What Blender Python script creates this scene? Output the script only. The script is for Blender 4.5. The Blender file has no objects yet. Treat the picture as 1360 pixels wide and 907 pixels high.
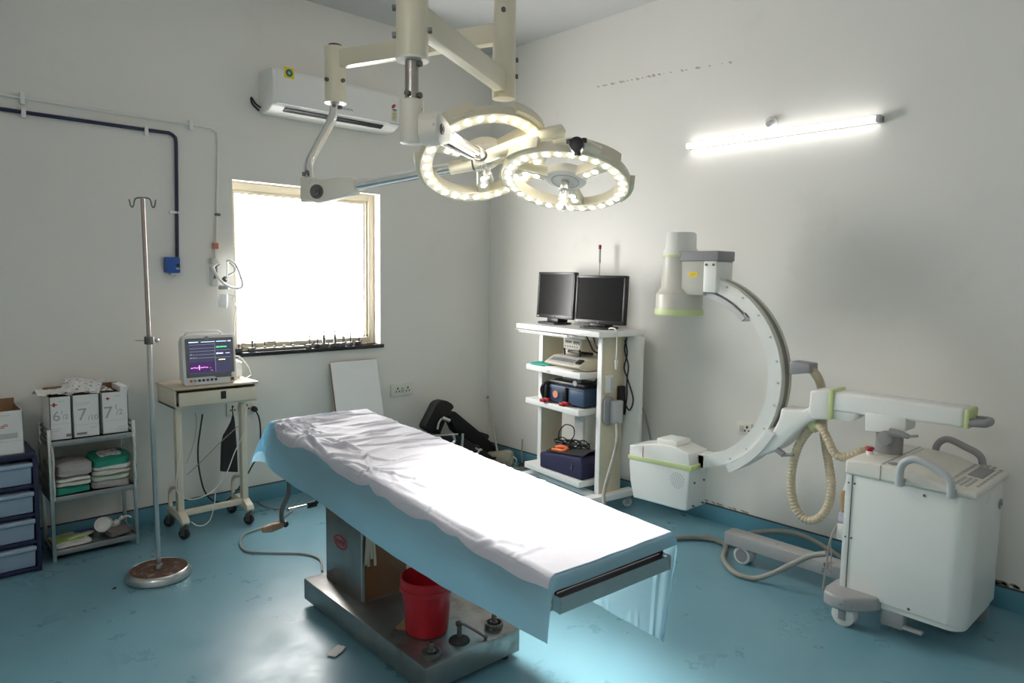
import bpy, bmesh, math, random
import numpy as np
from mathutils import Vector, Matrix, Euler, noise
random.seed(7)
PI = math.pi
scene = bpy.context.scene
COL = scene.collection
# ------------------------------------------------------------------ camera model (solved from the room's vanishing points)
FPX, PITCH, YAW, ROLL = 930.81, math.radians(5.4275), math.radians(47.2267), math.radians(0.8814)
CAM = Vector((-4.0488, -4.6852, 1.6))
_cp, _sp = math.cos(PITCH), math.sin(PITCH)
FW = Vector((math.cos(YAW)*_cp, math.sin(YAW)*_cp, -_sp))
_r = Vector((math.sin(YAW), -math.cos(YAW), 0)); _u = _r.cross(FW)
RT = math.cos(ROLL)*_r + math.sin(ROLL)*_u
UP = -math.sin(ROLL)*_r + math.cos(ROLL)*_u
def ray(x, y): return FW + (x-680)/FPX*RT - (y-453.5)/FPX*UP
def onx(x, y, X):
    r = ray(x, y); return CAM + r*((X-CAM.x)/r.x)
def ony(x, y, Y):
    r = ray(x, y); return CAM + r*((Y-CAM.y)/r.y)
def onz(x, y, Z):
    r = ray(x, y); return CAM + r*((Z-CAM.z)/r.z)
def ond(x, y, d): return CAM + ray(x, y)*d
# ------------------------------------------------------------------ materials
def lin(c):
    if isinstance(c, str):
        c = [int(c[i:i+2], 16)/255 for i in (0, 2, 4)]
        c = [v/12.92 if v <= .04045 else ((v+.055)/1.055)**2.4 for v in c]
    return (c[0], c[1], c[2], 1.0)
MATS = {}
def M(name, col, rough=.5, metal=0, var=.06, scale=9, bump=0, bscale=60, emit=None, es=0, coat=0, spec=.5, trans=0, stain=None, sscale=4, samt=.5, sw=.06, rvar=0):
    if name in MATS: return MATS[name]
    m = bpy.data.materials.new(name); m.use_nodes = True
    nt = m.node_tree; n = nt.nodes; l = nt.links
    b = n['Principled BSDF']; c = lin(col)
    b.inputs['Roughness'].default_value = rough; b.inputs['Metallic'].default_value = metal
    b.inputs['Coat Weight'].default_value = coat; b.inputs['Specular IOR Level'].default_value = spec
    b.inputs['Transmission Weight'].default_value = trans
    tc = n.new('ShaderNodeTexCoord')
    nz = n.new('ShaderNodeTexNoise'); nz.inputs['Scale'].default_value = scale; nz.inputs['Detail'].default_value = 5
    l.new(tc.outputs['Object'], nz.inputs['Vector'])
    mx = n.new('ShaderNodeMix'); mx.data_type = 'RGBA'
    mx.inputs[6].default_value = (c[0]*(1-var), c[1]*(1-var), c[2]*(1-var), 1)
    mx.inputs[7].default_value = (min(1, c[0]*(1+var)), min(1, c[1]*(1+var)), min(1, c[2]*(1+var)), 1)
    l.new(nz.outputs['Fac'], mx.inputs[0])
    out = mx.outputs[2]
    if stain:
        n2 = n.new('ShaderNodeTexNoise'); n2.inputs['Scale'].default_value = sscale; n2.inputs['Detail'].default_value = 8; n2.inputs['Roughness'].default_value = .65
        l.new(tc.outputs['Object'], n2.inputs['Vector'])
        rp = n.new('ShaderNodeMapRange'); rp.inputs['From Min'].default_value = samt; rp.inputs['From Max'].default_value = samt+sw
        l.new(n2.outputs['Fac'], rp.inputs['Value'])
        m2 = n.new('ShaderNodeMix'); m2.data_type = 'RGBA'; m2.inputs[7].default_value = lin(stain)
        l.new(rp.outputs['Result'], m2.inputs[0]); l.new(out, m2.inputs[6]); out = m2.outputs[2]
    l.new(out, b.inputs['Base Color'])
    if bump:
        nb = n.new('ShaderNodeTexNoise'); nb.inputs['Scale'].default_value = bscale; nb.inputs['Detail'].default_value = 4
        l.new(tc.outputs['Object'], nb.inputs['Vector'])
        bp = n.new('ShaderNodeBump'); bp.inputs['Strength'].default_value = bump; bp.inputs['Distance'].default_value = .01
        l.new(nb.outputs['Fac'], bp.inputs['Height']); l.new(bp.outputs['Normal'], b.inputs['Normal'])
    if rvar:
        nr = n.new('ShaderNodeTexNoise'); nr.inputs['Scale'].default_value = 3.5; nr.inputs['Detail'].default_value = 9; nr.inputs['Roughness'].default_value = .7
        l.new(tc.outputs['Object'], nr.inputs['Vector'])
        mr = n.new('ShaderNodeMapRange'); mr.inputs['From Min'].default_value = .35; mr.inputs['From Max'].default_value = .65
        mr.inputs['To Min'].default_value = rough-rvar/2; mr.inputs['To Max'].default_value = rough+rvar/2
        l.new(nr.outputs['Fac'], mr.inputs['Value']); l.new(mr.outputs['Result'], b.inputs['Roughness'])
    if emit:
        b.inputs['Emission Color'].default_value = lin(emit); b.inputs['Emission Strength'].default_value = es
    MATS[name] = m
    return m
def M_cloth(name, col, tl=.35, rough=.7, bump=.25):
    m = M(name, col, rough=rough, var=.04, scale=6, bump=bump, bscale=35)
    nt = m.node_tree; n = nt.nodes; l = nt.links
    b = n['Principled BSDF']; o = n['Material Output']
    t = n.new('ShaderNodeBsdfTranslucent'); t.inputs['Color'].default_value = lin(col)
    x = n.new('ShaderNodeMixShader'); x.inputs[0].default_value = tl
    l.new(b.outputs[0], x.inputs[1]); l.new(t.outputs[0], x.inputs[2]); l.new(x.outputs[0], o.inputs['Surface'])
    return m
def M_glass(name, tint=(1, 1, 1), refl=.08, rough=.02, opq=0, ocol=(1, 1, 1)):
    m = bpy.data.materials.new(name); m.use_nodes = True
    nt = m.node_tree; n = nt.nodes; l = nt.links; n.remove(n['Principled BSDF']); o = n['Material Output']
    t = n.new('ShaderNodeBsdfTransparent'); t.inputs['Color'].default_value = (*tint, 1)
    g = n.new('ShaderNodeBsdfGlossy'); g.inputs['Roughness'].default_value = rough
    x = n.new('ShaderNodeMixShader'); x.inputs[0].default_value = refl
    l.new(t.outputs[0], x.inputs[1]); l.new(g.outputs[0], x.inputs[2]); s = x
    if opq:
        d = n.new('ShaderNodeBsdfDiffuse'); d.inputs['Color'].default_value = (*ocol, 1)
        s = n.new('ShaderNodeMixShader'); s.inputs[0].default_value = opq
        l.new(x.outputs[0], s.inputs[1]); l.new(d.outputs[0], s.inputs[2])
    l.new(s.outputs[0], o.inputs['Surface'])
    MATS[name] = m
    return m
# ------------------------------------------------------------------ mesh helpers
def B(): return bmesh.new()
def _merge(bm, t, mat=None):
    if mat is not None:
        t.transform(mat)
        if mat.to_3x3().determinant() < 0: bmesh.ops.reverse_faces(t, faces=t.faces[:])
    me = bpy.data.meshes.new('tmp'); t.to_mesh(me); t.free(); bm.from_mesh(me); bpy.data.meshes.remove(me)
    return bm
def box(bm, c, s, rot=(0, 0, 0), bev=0, seg=2, mat=None):
    t = bmesh.new(); bmesh.ops.create_cube(t, size=1)
    bmesh.ops.scale(t, vec=s, verts=t.verts)
    if bev: bmesh.ops.bevel(t, geom=t.edges[:], offset=min(bev, min(s)*.49), segments=seg, affect='EDGES', profile=.5)
    T = Matrix.Translation(Vector(c)) @ Euler(rot).to_matrix().to_4x4()
    return _merge(bm, t, mat @ T if mat is not None else T)
def bx(bm, a, b, bev=0, seg=2, mat=None):
    a = Vector(a); b = Vector(b)
    return box(bm, (a+b)/2, [max(abs(b[i]-a[i]), 1e-4) for i in range(3)], bev=bev, seg=seg, mat=mat)
def basis(d):
    d = Vector(d).normalized()
    a = Vector((0, 0, 1)) if abs(d.z) < .95 else Vector((1, 0, 0))
    x = a.cross(d).normalized(); y = d.cross(x)
    return Matrix((x, y, d)).transposed().to_4x4()
def cyl(bm, p0, p1, r0, r1=None, n=24, bev=0):
    p0 = Vector(p0); p1 = Vector(p1); r1 = r0 if r1 is None else r1
    t = bmesh.new(); L = (p1-p0).length
    bmesh.ops.create_cone(t, cap_ends=True, segments=n, radius1=r0, radius2=r1, depth=L)
    if bev:
        es = [e for e in t.edges if abs(e.verts[0].co.z-e.verts[1].co.z) < 1e-6]
        bmesh.ops.bevel(t, geom=es, offset=bev, segments=2, affect='EDGES', profile=.5)
    return _merge(bm, t, Matrix.Translation((p0+p1)/2) @ basis(p1-p0))
def sph(bm, c, r, s=(1, 1, 1), n=16, rot=(0, 0, 0)):
    t = bmesh.new(); bmesh.ops.create_uvsphere(t, u_segments=n, v_segments=max(6, n//2), radius=r)
    return _merge(bm, t, Matrix.Translation(Vector(c)) @ Euler(rot).to_matrix().to_4x4() @ Matrix.Diagonal((*s, 1)))
def lathe(bm, prof, o=(0, 0, 0), axis=(0, 0, 1), n=32, closed=False):
    T = Matrix.Translation(Vector(o)) @ basis(axis)
    t = bmesh.new(); rings = []
    for r, z in prof:
        rings.append([t.verts.new((r*math.cos(2*PI*i/n), r*math.sin(2*PI*i/n), z)) for i in range(n)] if r > 1e-6 else [t.verts.new((0, 0, z))])
    prs = list(zip(rings, rings[1:])) + ([(rings[-1], rings[0])] if closed else [])
    for a, b in prs:
        for i in range(n):
            j = (i+1) % n
            if len(a) == 1 and len(b) == 1: continue
            if len(a) == 1: t.faces.new((a[0], b[j], b[i]))
            elif len(b) == 1: t.faces.new((a[i], a[j], b[0]))
            else: t.faces.new((a[i], a[j], b[j], b[i]))
    bmesh.ops.recalc_face_normals(t, faces=t.faces[:])
    return _merge(bm, t, T)
def smooth_path(pts, k=6):
    pts = [Vector(p) for p in pts]
    if len(pts) < 3: return pts
    out = []
    P = [2*pts[0]-pts[1]] + pts + [2*pts[-1]-pts[-2]]
    for i in range(1, len(P)-2):
        a, b, c, d = P[i-1:i+3]
        for j in range(k):
            t = j/k
            out.append(.5*((2*b)+(c-a)*t+(2*a-5*b+4*c-d)*t*t+(3*b-a-3*c+d)*t**3))
    out.append(pts[-1])
    return out
def tube(bm, pts, r, n=8, k=6, rs=None, flat=1.0):
    path = smooth_path(pts, k) if k else [Vector(p) for p in pts]
    t = bmesh.new(); rings = []; prev = None; N = len(path)
    for i, p in enumerate(path):
        d = (path[min(i+1, N-1)]-path[max(i-1, 0)])
        if d.length < 1e-9: d = Vector((0, 0, 1))
        d.normalize()
        if prev is None:
            a = Vector((0, 0, 1)) if abs(d.z) < .9 else Vector((1, 0, 0)); x = a.cross(d).normalized()
        else:
            x = (prev-d*prev.dot(d))
            x = x.normalized() if x.length > 1e-6 else Vector((1, 0, 0))
        prev = x; y = d.cross(x)
        rr = r if rs is None else rs[0]+(rs[1]-rs[0])*i/max(1, N-1)
        rings.append([t.verts.new(p+x*rr*math.cos(2*PI*q/n)+y*rr*flat*math.sin(2*PI*q/n)) for q in range(n)])
    for a, b in zip(rings, rings[1:]):
        for q in range(n): t.faces.new((a[q], a[(q+1) % n], b[(q+1) % n], b[q]))
    t.faces.new(rings[0][::-1]); t.faces.new(rings[-1])
    bmesh.ops.recalc_face_normals(t, faces=t.faces[:])
    return _merge(bm, t)
def prism(bm, poly, f, h0, h1, bev=0, seg=2):
    # poly: 2D points; f(u, v, h) -> xyz
    t = bmesh.new()
    a = [t.verts.new(f(u, v, h0)) for u, v in poly]; b = [t.verts.new(f(u, v, h1)) for u, v in poly]
    t.faces.new(a[::-1]); t.faces.new(b)
    for i in range(len(poly)):
        j = (i+1) % len(poly); t.faces.new((a[i], a[j], b[j], b[i]))
    bmesh.ops.recalc_face_normals(t, faces=t.faces[:])
    if bev: bmesh.ops.bevel(t, geom=t.edges[:], offset=bev, segments=seg, affect='EDGES', profile=.5, clamp_overlap=True)
    return _merge(bm, t)
FYZ = lambda u, v, h: (h, u, v)      # outline in the y-z plane, thickness along x
FXZ = lambda u, v, h: (u, h, v)      # outline in the x-z plane, thickness along y
FXY = lambda u, v, h: (u, v, h)
def rrect(w, h, r, n=5, cx=0, cy=0):
    out = []
    for sx, sy, a0 in ((1, 1, 0), (-1, 1, 90), (-1, -1, 180), (1, -1, 270)):
        for i in range(n+1):
            a = math.radians(a0+90*i/n)
            out.append((cx+sx*(w/2-r)+r*math.cos(a), cy+sy*(h/2-r)+r*math.sin(a)))
    return out
def grid(bm, f, nu, nv, thick=0):
    t = bmesh.new()
    V = [[t.verts.new(f(i/nu, j/nv)) for j in range(nv+1)] for i in range(nu+1)]
    for i in range(nu):
        for j in range(nv): t.faces.new((V[i][j], V[i+1][j], V[i+1][j+1], V[i][j+1]))
    bmesh.ops.recalc_face_normals(t, faces=t.faces[:])
    if thick: bmesh.ops.solidify(t, geom=t.faces[:], thickness=thick)
    return _merge(bm, t)
def pillow(bm, c, s, rz=0, seed=0, amp=.004, e=.35, rot=None):
    """folded soft pack: rounded slab with an uneven surface"""
    t = bmesh.new(); bmesh.ops.create_cube(t, size=1)
    bmesh.ops.subdivide_edges(t, edges=t.edges[:], cuts=7, use_grid_fill=True)
    for v in t.verts:
        p = v.co*2
        q = Vector([math.copysign(abs(a)**1, a) for a in p])
        k = (abs(q.x)**8+abs(q.y)**8)**(1/8)
        zf = 1-.32*max(0, k-.75)/.25 if k > .75 else 1
        r = .92 if (abs(p.x) > .99 and abs(p.y) > .99) else 1
        v.co = Vector((q.x*s[0]/2*r, q.y*s[1]/2*r, q.z*s[2]/2*zf))
        w = noise.noise(Vector((v.co.x*14+seed*7.1, v.co.y*14, v.co.z*30+seed)))
        v.co.z += w*amp; v.co.x += w*amp*.7; v.co.y += noise.noise(Vector((v.co.x*18, seed*3.3, v.co.z*40)))*amp*.7
    R = Euler(rot).to_matrix().to_4x4() if rot else Matrix.Rotation(rz, 4, 'Z')
    return _merge(bm, t, Matrix.Translation(Vector(c)) @ R)
def text_bm(body, size, T, depth=.0006):
    cu = bpy.data.curves.new('t', 'FONT'); cu.body = body; cu.size = size; cu.extrude = depth; cu.align_x = 'CENTER'; cu.align_y = 'CENTER'
    o = bpy.data.objects.new('t', cu); COL.objects.link(o)
    dg = bpy.context.evaluated_depsgraph_get(); me = bpy.data.meshes.new_from_object(o.evaluated_get(dg))
    bm = bmesh.new(); bm.from_mesh(me); bm.transform(T)
    bpy.data.objects.remove(o); bpy.data.curves.remove(cu); bpy.data.meshes.remove(me)
    return bm
def face(o, right, up):   # matrix whose local x is right, local y is up, local z faces out
    r = Vector(right).normalized(); u = Vector(up).normalized(); n = r.cross(u)
    m = Matrix((r, u, n)).transposed().to_4x4(); m.translation = Vector(o)
    return m
# ------------------------------------------------------------------ object helpers
def _root(o):
    while o.parent: o = o.parent
    return o
def obj(name, bm, mat, parent=None, smooth=40):
    if parent is not None: bm.transform(_root(parent).matrix_basis.inverted())
    me = bpy.data.meshes.new(name); bm.to_mesh(me); bm.free()
    me.materials.append(mat)
    if smooth: me.shade_smooth(); me.set_sharp_from_angle(angle=math.radians(smooth))
    o = bpy.data.objects.new(name, me); COL.objects.link(o)
    if parent is not None: o.parent = parent
    return o
def tag(o, label, cat, group=None):
    o['label'] = label; o['category'] = cat
    if group: o['group'] = group
    return o
def thing(name, label, cat, loc, rz=0, group=None):
    o = bpy.data.objects.new(name, None); COL.objects.link(o); o.empty_display_size = .05
    o.location = loc; o.rotation_euler = (0, 0, rz)
    o.matrix_basis = Matrix.Translation(Vector(loc)) @ Matrix.Rotation(rz, 4, 'Z')
    return tag(o, label, cat, group)
def part(name, bm, mat, parent, label=None, smooth=40):
    o = obj(name, bm, mat, parent, smooth)
    if label: o['label'] = label
    return o
def solo(name, bm, mat, label, cat, group=None, smooth=40):
    vs = [v.co for v in bm.verts]
    c = Vector(((min(v.x for v in vs)+max(v.x for v in vs))/2, (min(v.y for v in vs)+max(v.y for v in vs))/2, min(v.z for v in vs)))
    bm.transform(Matrix.Translation(-c))
    o = obj(name, bm, mat, None, smooth); o.location = c
    return tag(o, label, cat, group)
def struct(name, bm, mat, parent=None, smooth=40):
    o = obj(name, bm, mat, parent, smooth)
    if parent is None: o['kind'] = 'structure'
    return o
def dup(root, loc, rz=None, label=None, group=None):
    r = root.copy(); COL.objects.link(r); r.location = loc
    if rz is not None: r.rotation_euler = (0, 0, rz)
    if label: r['label'] = label
    if group: r['group'] = group
    for ch in list(root.children):
        c = ch.copy(); COL.objects.link(c); c.parent = r
        for g in list(ch.children):
            d = g.copy(); COL.objects.link(d); d.parent = c
    return r
def lerp(a, b, t): return Vector(a)*(1-t)+Vector(b)*t
SKY, TUBE, TUBE_FILL, EXPO = 12.0, 2.8, 48.0, 1.12
# ================================================================== materials
m_wall = M('wall_paint', (.78, .766, .725), rough=.42, var=.025, scale=1.6, bump=.05, bscale=9, stain=(.72, .71, .66), sscale=2.3, samt=.58, sw=.2)
m_ceil = M('ceiling_paint', (.60, .60, .60), rough=.6, var=.02)
m_floor = M('vinyl_floor', (.15, .315, .39), rough=.33, var=.09, scale=2.2, bump=.06, bscale=6, stain=(.08, .19, .24), sscale=11, samt=.78, sw=.08, rvar=.16)
m_base = M('vinyl_skirting', (.10, .28, .37), rough=.4, var=.06, scale=4)
m_caulk = M('dark_caulk', (.05, .055, .06), rough=.8, var=.4, scale=30)
m_cream = M('cream_powder_coat', (.72, .67, .53), rough=.4)
m_frame = M('window_aluminium', (.60, .54, .42), rough=.4)
m_granite = M('black_granite', (.012, .012, .013), rough=.15, var=.4, scale=80)
m_white = M('white_plastic', (.80, .80, .78), rough=.38, var=.02)
m_offw = M('offwhite_enamel', (.74, .73, .69), rough=.35, var=.04, stain=(.5, .44, .34), sscale=5, samt=.70, sw=.06)
m_gloss = M('white_laminate', (.84, .84, .83), rough=.3, var=.02)
m_black = M('black_plastic', (.012, .012, .013), rough=.4)
m_rubber = M('dark_rubber', (.02, .02, .02), rough=.7, var=.2)
m_steel = M('brushed_steel', (.62, .62, .61), rough=.3, metal=1, var=.12, scale=25)
m_chrome = M('chrome', (.88, .87, .85), rough=.1, metal=1, var=.05)
m_dsteel = M('dull_dark_steel', (.16, .155, .15), rough=.45, metal=.8, var=.3, scale=40)
m_grey = M('grey_plastic', (.30, .30, .31), rough=.45)
m_lgrey = M('light_grey_plastic', (.50, .51, .52), rough=.45)
m_navy = M('navy_plastic', (.012, .016, .06), rough=.4)
m_rust = M('rusty_paint', (.085, .042, .028), rough=.8, var=.5, scale=24, stain=(.24, .16, .12), sscale=24, samt=.55, sw=.06)
m_red = M('red_plastic', (.38, .008, .016), rough=.35, var=.05)
m_bluebox = M('blue_plastic', (.02, .09, .36), rough=.4)
m_paper = M('white_paper', (.78, .78, .77), rough=.8, var=.03)
m_ink = M('grey_print', (.22, .23, .26), rough=.8)
m_inkred = M('red_print', (.5, .06, .07), rough=.8)
m_card = M('brown_cardboard', (.28, .16, .09), rough=.9, var=.1)
m_wirew = M('white_cable', (.76, .75, .70), rough=.45)
m_wireg = M('grey_cable', (.30, .29, .26), rough=.5)
m_wireb = M('black_cable', (.012, .012, .012), rough=.45)
m_clear = M_glass('clear_plastic', (.97, .98, .98), .10, .05, .4, (.88, .89, .9))
# ================================================================== the setting
XW, YW, H, TH = -5.4, -6.2, 3.463, .22
WX0, WX1, WZ0, WZ1 = -2.235, -1.112, 1.05, 2.195        # window opening
b = B(); bx(b, (XW, YW, -.1), (0, 0, 0)); struct('floor', b, m_floor)
b = B(); bx(b, (XW, YW, H), (0, 0, H+.1)); struct('ceiling', b, m_ceil)
b = B()
bx(b, (XW, 0, 0), (WX0, TH, H)); bx(b, (WX1, 0, 0), (0, TH, H)); bx(b, (WX0, 0, 0), (WX1, TH, WZ0)); bx(b, (WX0, 0, WZ1), (WX1, TH, H))
struct('wall_left', b, m_wall)
b = B(); bx(b, (0, YW, 0), (.15, TH, H)); wr = struct('wall_right', b, m_wall)
b = B(); bx(b, (XW-.15, YW, 0), (XW, TH, H)); struct('wall_back', b, m_wall)
b = B(); bx(b, (XW, YW-.15, 0), (0, YW, H)); struct('wall_front', b, m_wall)
for nm, a, c in (('left', (XW, -.012, 0), (0, 0, .112)), ('right', (-.012, YW, 0), (0, -.012, .108)), ('back', (XW, YW, 0), (XW+.012, -.012, .11)), ('front', (XW+.012, YW, 0), (-.012, YW+.012, .11))):
    b = B(); bx(b, a, c, bev=.003); bs = struct('baseboard_'+nm, b, m_base)
    b = B(); bx(b, (a[0]-.0, a[1]-.0, c[2]-.001), (c[0], c[1], c[2]+.005)); part('edge_seal', b, m_caulk, bs)
# worn plaster flakes along the right wall (part of the wall)
def chips(line, n, wmin, wmax, seed, m):
    rnd = random.Random(seed)
    for k in range(n):
        t = (k+rnd.random()*.7)/n; p = lerp(*line, t); y, z = p.y, p.z
        w = wmin+rnd.random()*(wmax-wmin); h = w*(.3+.3*rnd.random())
        poly = [(y+w*math.cos(a)*(.6+.6*rnd.random()), z+h*math.sin(a)*(.6+.6*rnd.random())+.25*w*math.cos(a)) for a in [i*PI/4 for i in range(8)]]
        b = B(); prism(b, poly, FYZ, -.0012, .002); part('plaster_flake', b, m, wr)
m_flake = M('bare_plaster', (.48, .44, .38), rough=.9, var=.2, scale=60)
m_flake2 = M('damp_plaster', (.40, .37, .32), rough=.9, var=.25, scale=50)
chips((onx(794, 115, 0), onx(880, 98, 0)), 15, .006, .022, 3, m_flake)
chips((onx(880, 98, 0), onx(975, 82, 0)), 9, .005, .018, 4, m_flake)
chips((onx(935, 664, 0), onx(1000, 683, 0)), 8, .006, .02, 5, m_flake2)
chips((onx(1312, 769, 0), onx(1358, 782, 0)), 6, .015, .04, 6, m_flake2)
# ------------------------------------------------------------------ window
b = B()
fy0, fy1 = .085, .15
fw = .05
fw2 = fw*.6
bx(b, (WX0, fy0, WZ0), (WX0+fw2, fy1, WZ1), bev=.004); bx(b, (WX1-fw, fy0, WZ0), (WX1, fy1, WZ1), bev=.004)
bx(b, (WX0+fw2, fy0+.001, WZ1-fw), (WX1-fw, fy1, WZ1)); bx(b, (WX0+fw2, fy0+.001, WZ0), (WX1-fw, fy1, WZ0+fw))
bx(b, (WX0+fw2, fy0+.014, WZ0+fw), (WX0+fw2+.02, fy1-.01, WZ1-fw)); bx(b, (WX1-fw-.02, fy0+.014, WZ0+fw), (WX1-fw, fy1-.01, WZ1-fw))
bx(b, (WX0+fw2+.02, fy0+.0145, WZ1-fw-.02), (WX1-fw-.02, fy1-.01, WZ1-fw))
win = struct('window_1', b, m_frame)
m_seal = M('window_gasket', (.03, .03, .03), rough=.7)
b = B()
gx0, gx1, gz0, gz1 = WX0+fw*.6+.02, WX1-fw-.02, WZ0+fw, WZ1-fw-.02
for a, c in (((gx0, .112, gz0), (gx0+.006, .118, gz1)), ((gx1-.006, .112, gz0), (gx1, .118, gz1)), ((gx0, .112, gz1-.006), (gx1, .118, gz1)), ((gx0, .112, gz0), (gx1, .118, gz0+.006))): bx(b, a, c)
part('glazing_gasket', b, m_seal, win)
b = B(); bx(b, (gx0, .116, gz0), (gx1, .122, gz1)); part('glass_pane', b, M_glass('window_glass', (.97, .98, .98), .06, .01), win)
b = B(); bx(b, (WX0-.01, -.025, WZ0-.028), (WX1+.02, fy0, WZ0), bev=.004); part('window_sill', b, m_granite, win, 'black granite sill')
# ------------------------------------------------------------------ air conditioner
ac = thing('air_conditioner', 'white split air conditioner high on the wall above the window', 'air conditioner', (-1.56, 0, 2.62))
x0, x1 = -2.045, -1.075
b = B(); prism(b, [(0, 2.912), (-.178, 2.915), (-.205, 2.902), (-.212, 2.86), (-.21, 2.69), (-.2, 2.672), (-.14, 2.645), (-.03, 2.635), (0, 2.65)], lambda u, v, h: (h, u, v), x0, x1, bev=.012, seg=3)
part('casing', b, m_white, ac)
b = B(); prism(b, [(-.1965, 2.672), (-.2, 2.678), (-.2135, 2.69), (-.2135, 2.885), (-.205, 2.905), (-.19, 2.88)], lambda u, v, h: (h, u, v), x0+.03, x1-.012, bev=.004); part('front_panel', b, m_white, ac)
b = B(); T = Matrix.Translation((0, -.172, 2.6575)) @ Matrix.Rotation(math.radians(-24), 4, 'X')
bx(b, (x0+.09, -.026, -.006), (x1-.13, .012, .0035), mat=T); part('air_outlet', b, m_black, ac)
b = B()
bx(b, (x0+.10, -.006, -.008), (x1-.14, -.002, -.004), mat=T)
for k in range(9): bx(b, (x0+.14+k*.085, -.02, -.0075), (x0+.144+k*.085, .008, -.005), mat=T)
part('outlet_vane', b, m_rubber, ac)
m_yel = M('yellow_sticker', (.75, .62, .03), rough=.5); m_grn = M('green_print', (.02, .12, .08), rough=.5)
p = ony(384, 97, -.2145); b = B(); bx(b, (p.x-.034, -.2155, p.z-.034), (p.x+.034, -.213, p.z+.034)); st = part('energy_sticker', b, m_yel, ac, 'yellow sticker with a dark green disc')
b = B(); cyl(b, (p.x, -.2165, p.z), (p.x, -.215, p.z), .024); part('green_disc', b, m_grn, st)
b = B(); cyl(b, (p.x, -.217, p.z), (p.x, -.2162, p.z), .011); part('disc_emblem', b, M('pale_teal_print', (.2, .42, .4), rough=.5), st)
p = ony(524, 145.5, -.2145)
b = B(); bx(b, (p.x-.022, -.2152, p.z-.085), (p.x+.022, -.2135, p.z-.012)); st = part('rating_label', b, M('pale_label', (.66, .62, .42), rough=.6), ac, 'cream rating label under a red and white dial')
b = B(); cyl(b, (p.x, -.2158, p.z+.012), (p.x, -.2135, p.z+.012), .026); part('rating_dial', b, m_paper, st)
b = B(); prism(b, [(p.x+.025*math.cos(a), p.z+.012+.025*math.sin(a)) for a in [PI*(.35+i*.075) for i in range(11)]]+[(p.x, p.z+.012)], FXZ, -.2166, -.2155); part('dial_sector', b, m_inkred, st)
b = B(); prism(b, [(p.x+.025*math.cos(a), p.z+.012+.025*math.sin(a)) for a in [PI*(1.15+i*.07) for i in range(11)]]+[(p.x, p.z+.004)], FXZ, -.2166, -.2155); part('dial_arrow', b, m_ink, st)
b = B()
for k in range(4): bx(b, (p.x-.016, -.2160, p.z-.03-k*.013), (p.x+.012-.006*(k % 2), -.2150, p.z-.026-k*.013))
bx(b, (p.x-.04, -.2150, p.z-.105), (p.x+.04, -.2136, p.z-.101)); part('label_print', b, m_ink, st)
p = ony(461, 145, -.2145)
part('lettering', text_bm('GENERAL', .021, face((p.x+.005, -.2138, p.z), (1, 0, 0), (0, 0, 1))), m_ink, ac, smooth=0)
b = B(); tube(b, [(x0-.0, -.03, 2.68), (x0-.03, -.02, 2.70), (x0-.055, -.008, 2.74), (x0-.05, -.01, 2.70), (x0-.01, -.02, 2.66)], .006); part('drain_lead', b, m_wireb, ac)
# ------------------------------------------------------------------ conduits and outlets on the window wall
def clip(parent, p, vert=False, m=m_white, s=.036):
    b = B()
    if vert: bx(b, (p[0]-s*.75, -.026, p[2]-.008), (p[0]+s*.75, -.001, p[2]+.008), bev=.003)
    else: bx(b, (p[0]-.011, -.028, p[2]-s*.75), (p[0]+.011, -.001, p[2]+s*.75), bev=.003)
    part('pipe_clip', b, m, parent)
nv = thing('conduit_pipe', 'navy blue conduit running along the wall and down to the blue box', 'conduit', (-2.6, 0, 1.68))
b = B(); q = [ony(x, y, -.016) for x, y in ((0, 144), (100, 159), (195, 172.5), (218, 176))]
pz = q[2].z; xv = -2.583
tube(b, [(-4.6, -.016, pz+.006), (-3.46, -.016, pz+.003), (-2.70, -.016, pz), (xv-.045, -.016, pz), (xv-.012, -.016, pz-.014), (xv, -.016, pz-.05), (xv-.002, -.016, 2.2), (xv-.012, -.016, 1.67)], .0105, n=10, k=8)
part('pipe', b, M('navy_conduit', (.012, .014, .055), rough=.35), nv)
for x, y in ((31, 150), (194, 174)): p = ony(x, y, -.016); clip(nv, p)
p = ony(231, 282, -.016); clip(nv, p, True)
wt = thing('conduit_pipe', 'thin white conduit above the navy one, dropping beside the window', 'conduit', (-2.33, 0, 1.66))
pz = 2.504; xv = -2.325
b = B(); tube(b, [(-4.6, -.012, pz+.02), (-3.46, -.012, pz+.008), (-2.45, -.012, pz), (xv-.04, -.012, pz-.003), (xv-.01, -.012, pz-.018), (xv, -.012, pz-.05), (xv-.012, -.012, 2.1), (xv-.034, -.012, 1.665)], .0075, n=10, k=8)
part('pipe', b, m_white, wt)
for x, y in ((29, 131), (253, 166.5)): clip(wt, ony(x, y, -.012), s=.042)
clip(wt, ony(289, 285, -.012), True, m_dsteel, s=.02)
b = B(); p = ony(286, 326.5, -.014); bx(b, (p.x-.016, -.028, p.z-.019), (p.x+.016, -.001, p.z+.019), bev=.003); part('orange_tag', b, M('orange_tag', (.62, .22, .15), rough=.6), wt)
gb = thing('gas_outlet', 'blue gas outlet box at the end of the navy conduit', 'gas outlet', (-2.632, 0, 1.57))
b = B(); bx(b, (-2.672, -.062, 1.58), (-2.592, 0, 1.678), bev=.006); part('housing', b, m_bluebox, gb)
b = B(); cyl(b, (-2.606, -.068, 1.628), (-2.606, -.06, 1.628), .0095); part('port', b, m_black, gb)
b = B(); bx(b, (-2.618, -.0632, 1.603), (-2.597, -.0618, 1.612)); part('port_label', b, m_lgrey, gb)
b = B(); bx(b, (-2.645, -.045, 1.565), (-2.612, -.01, 1.58), bev=.003); part('nozzle', b, m_steel, gb)
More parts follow.
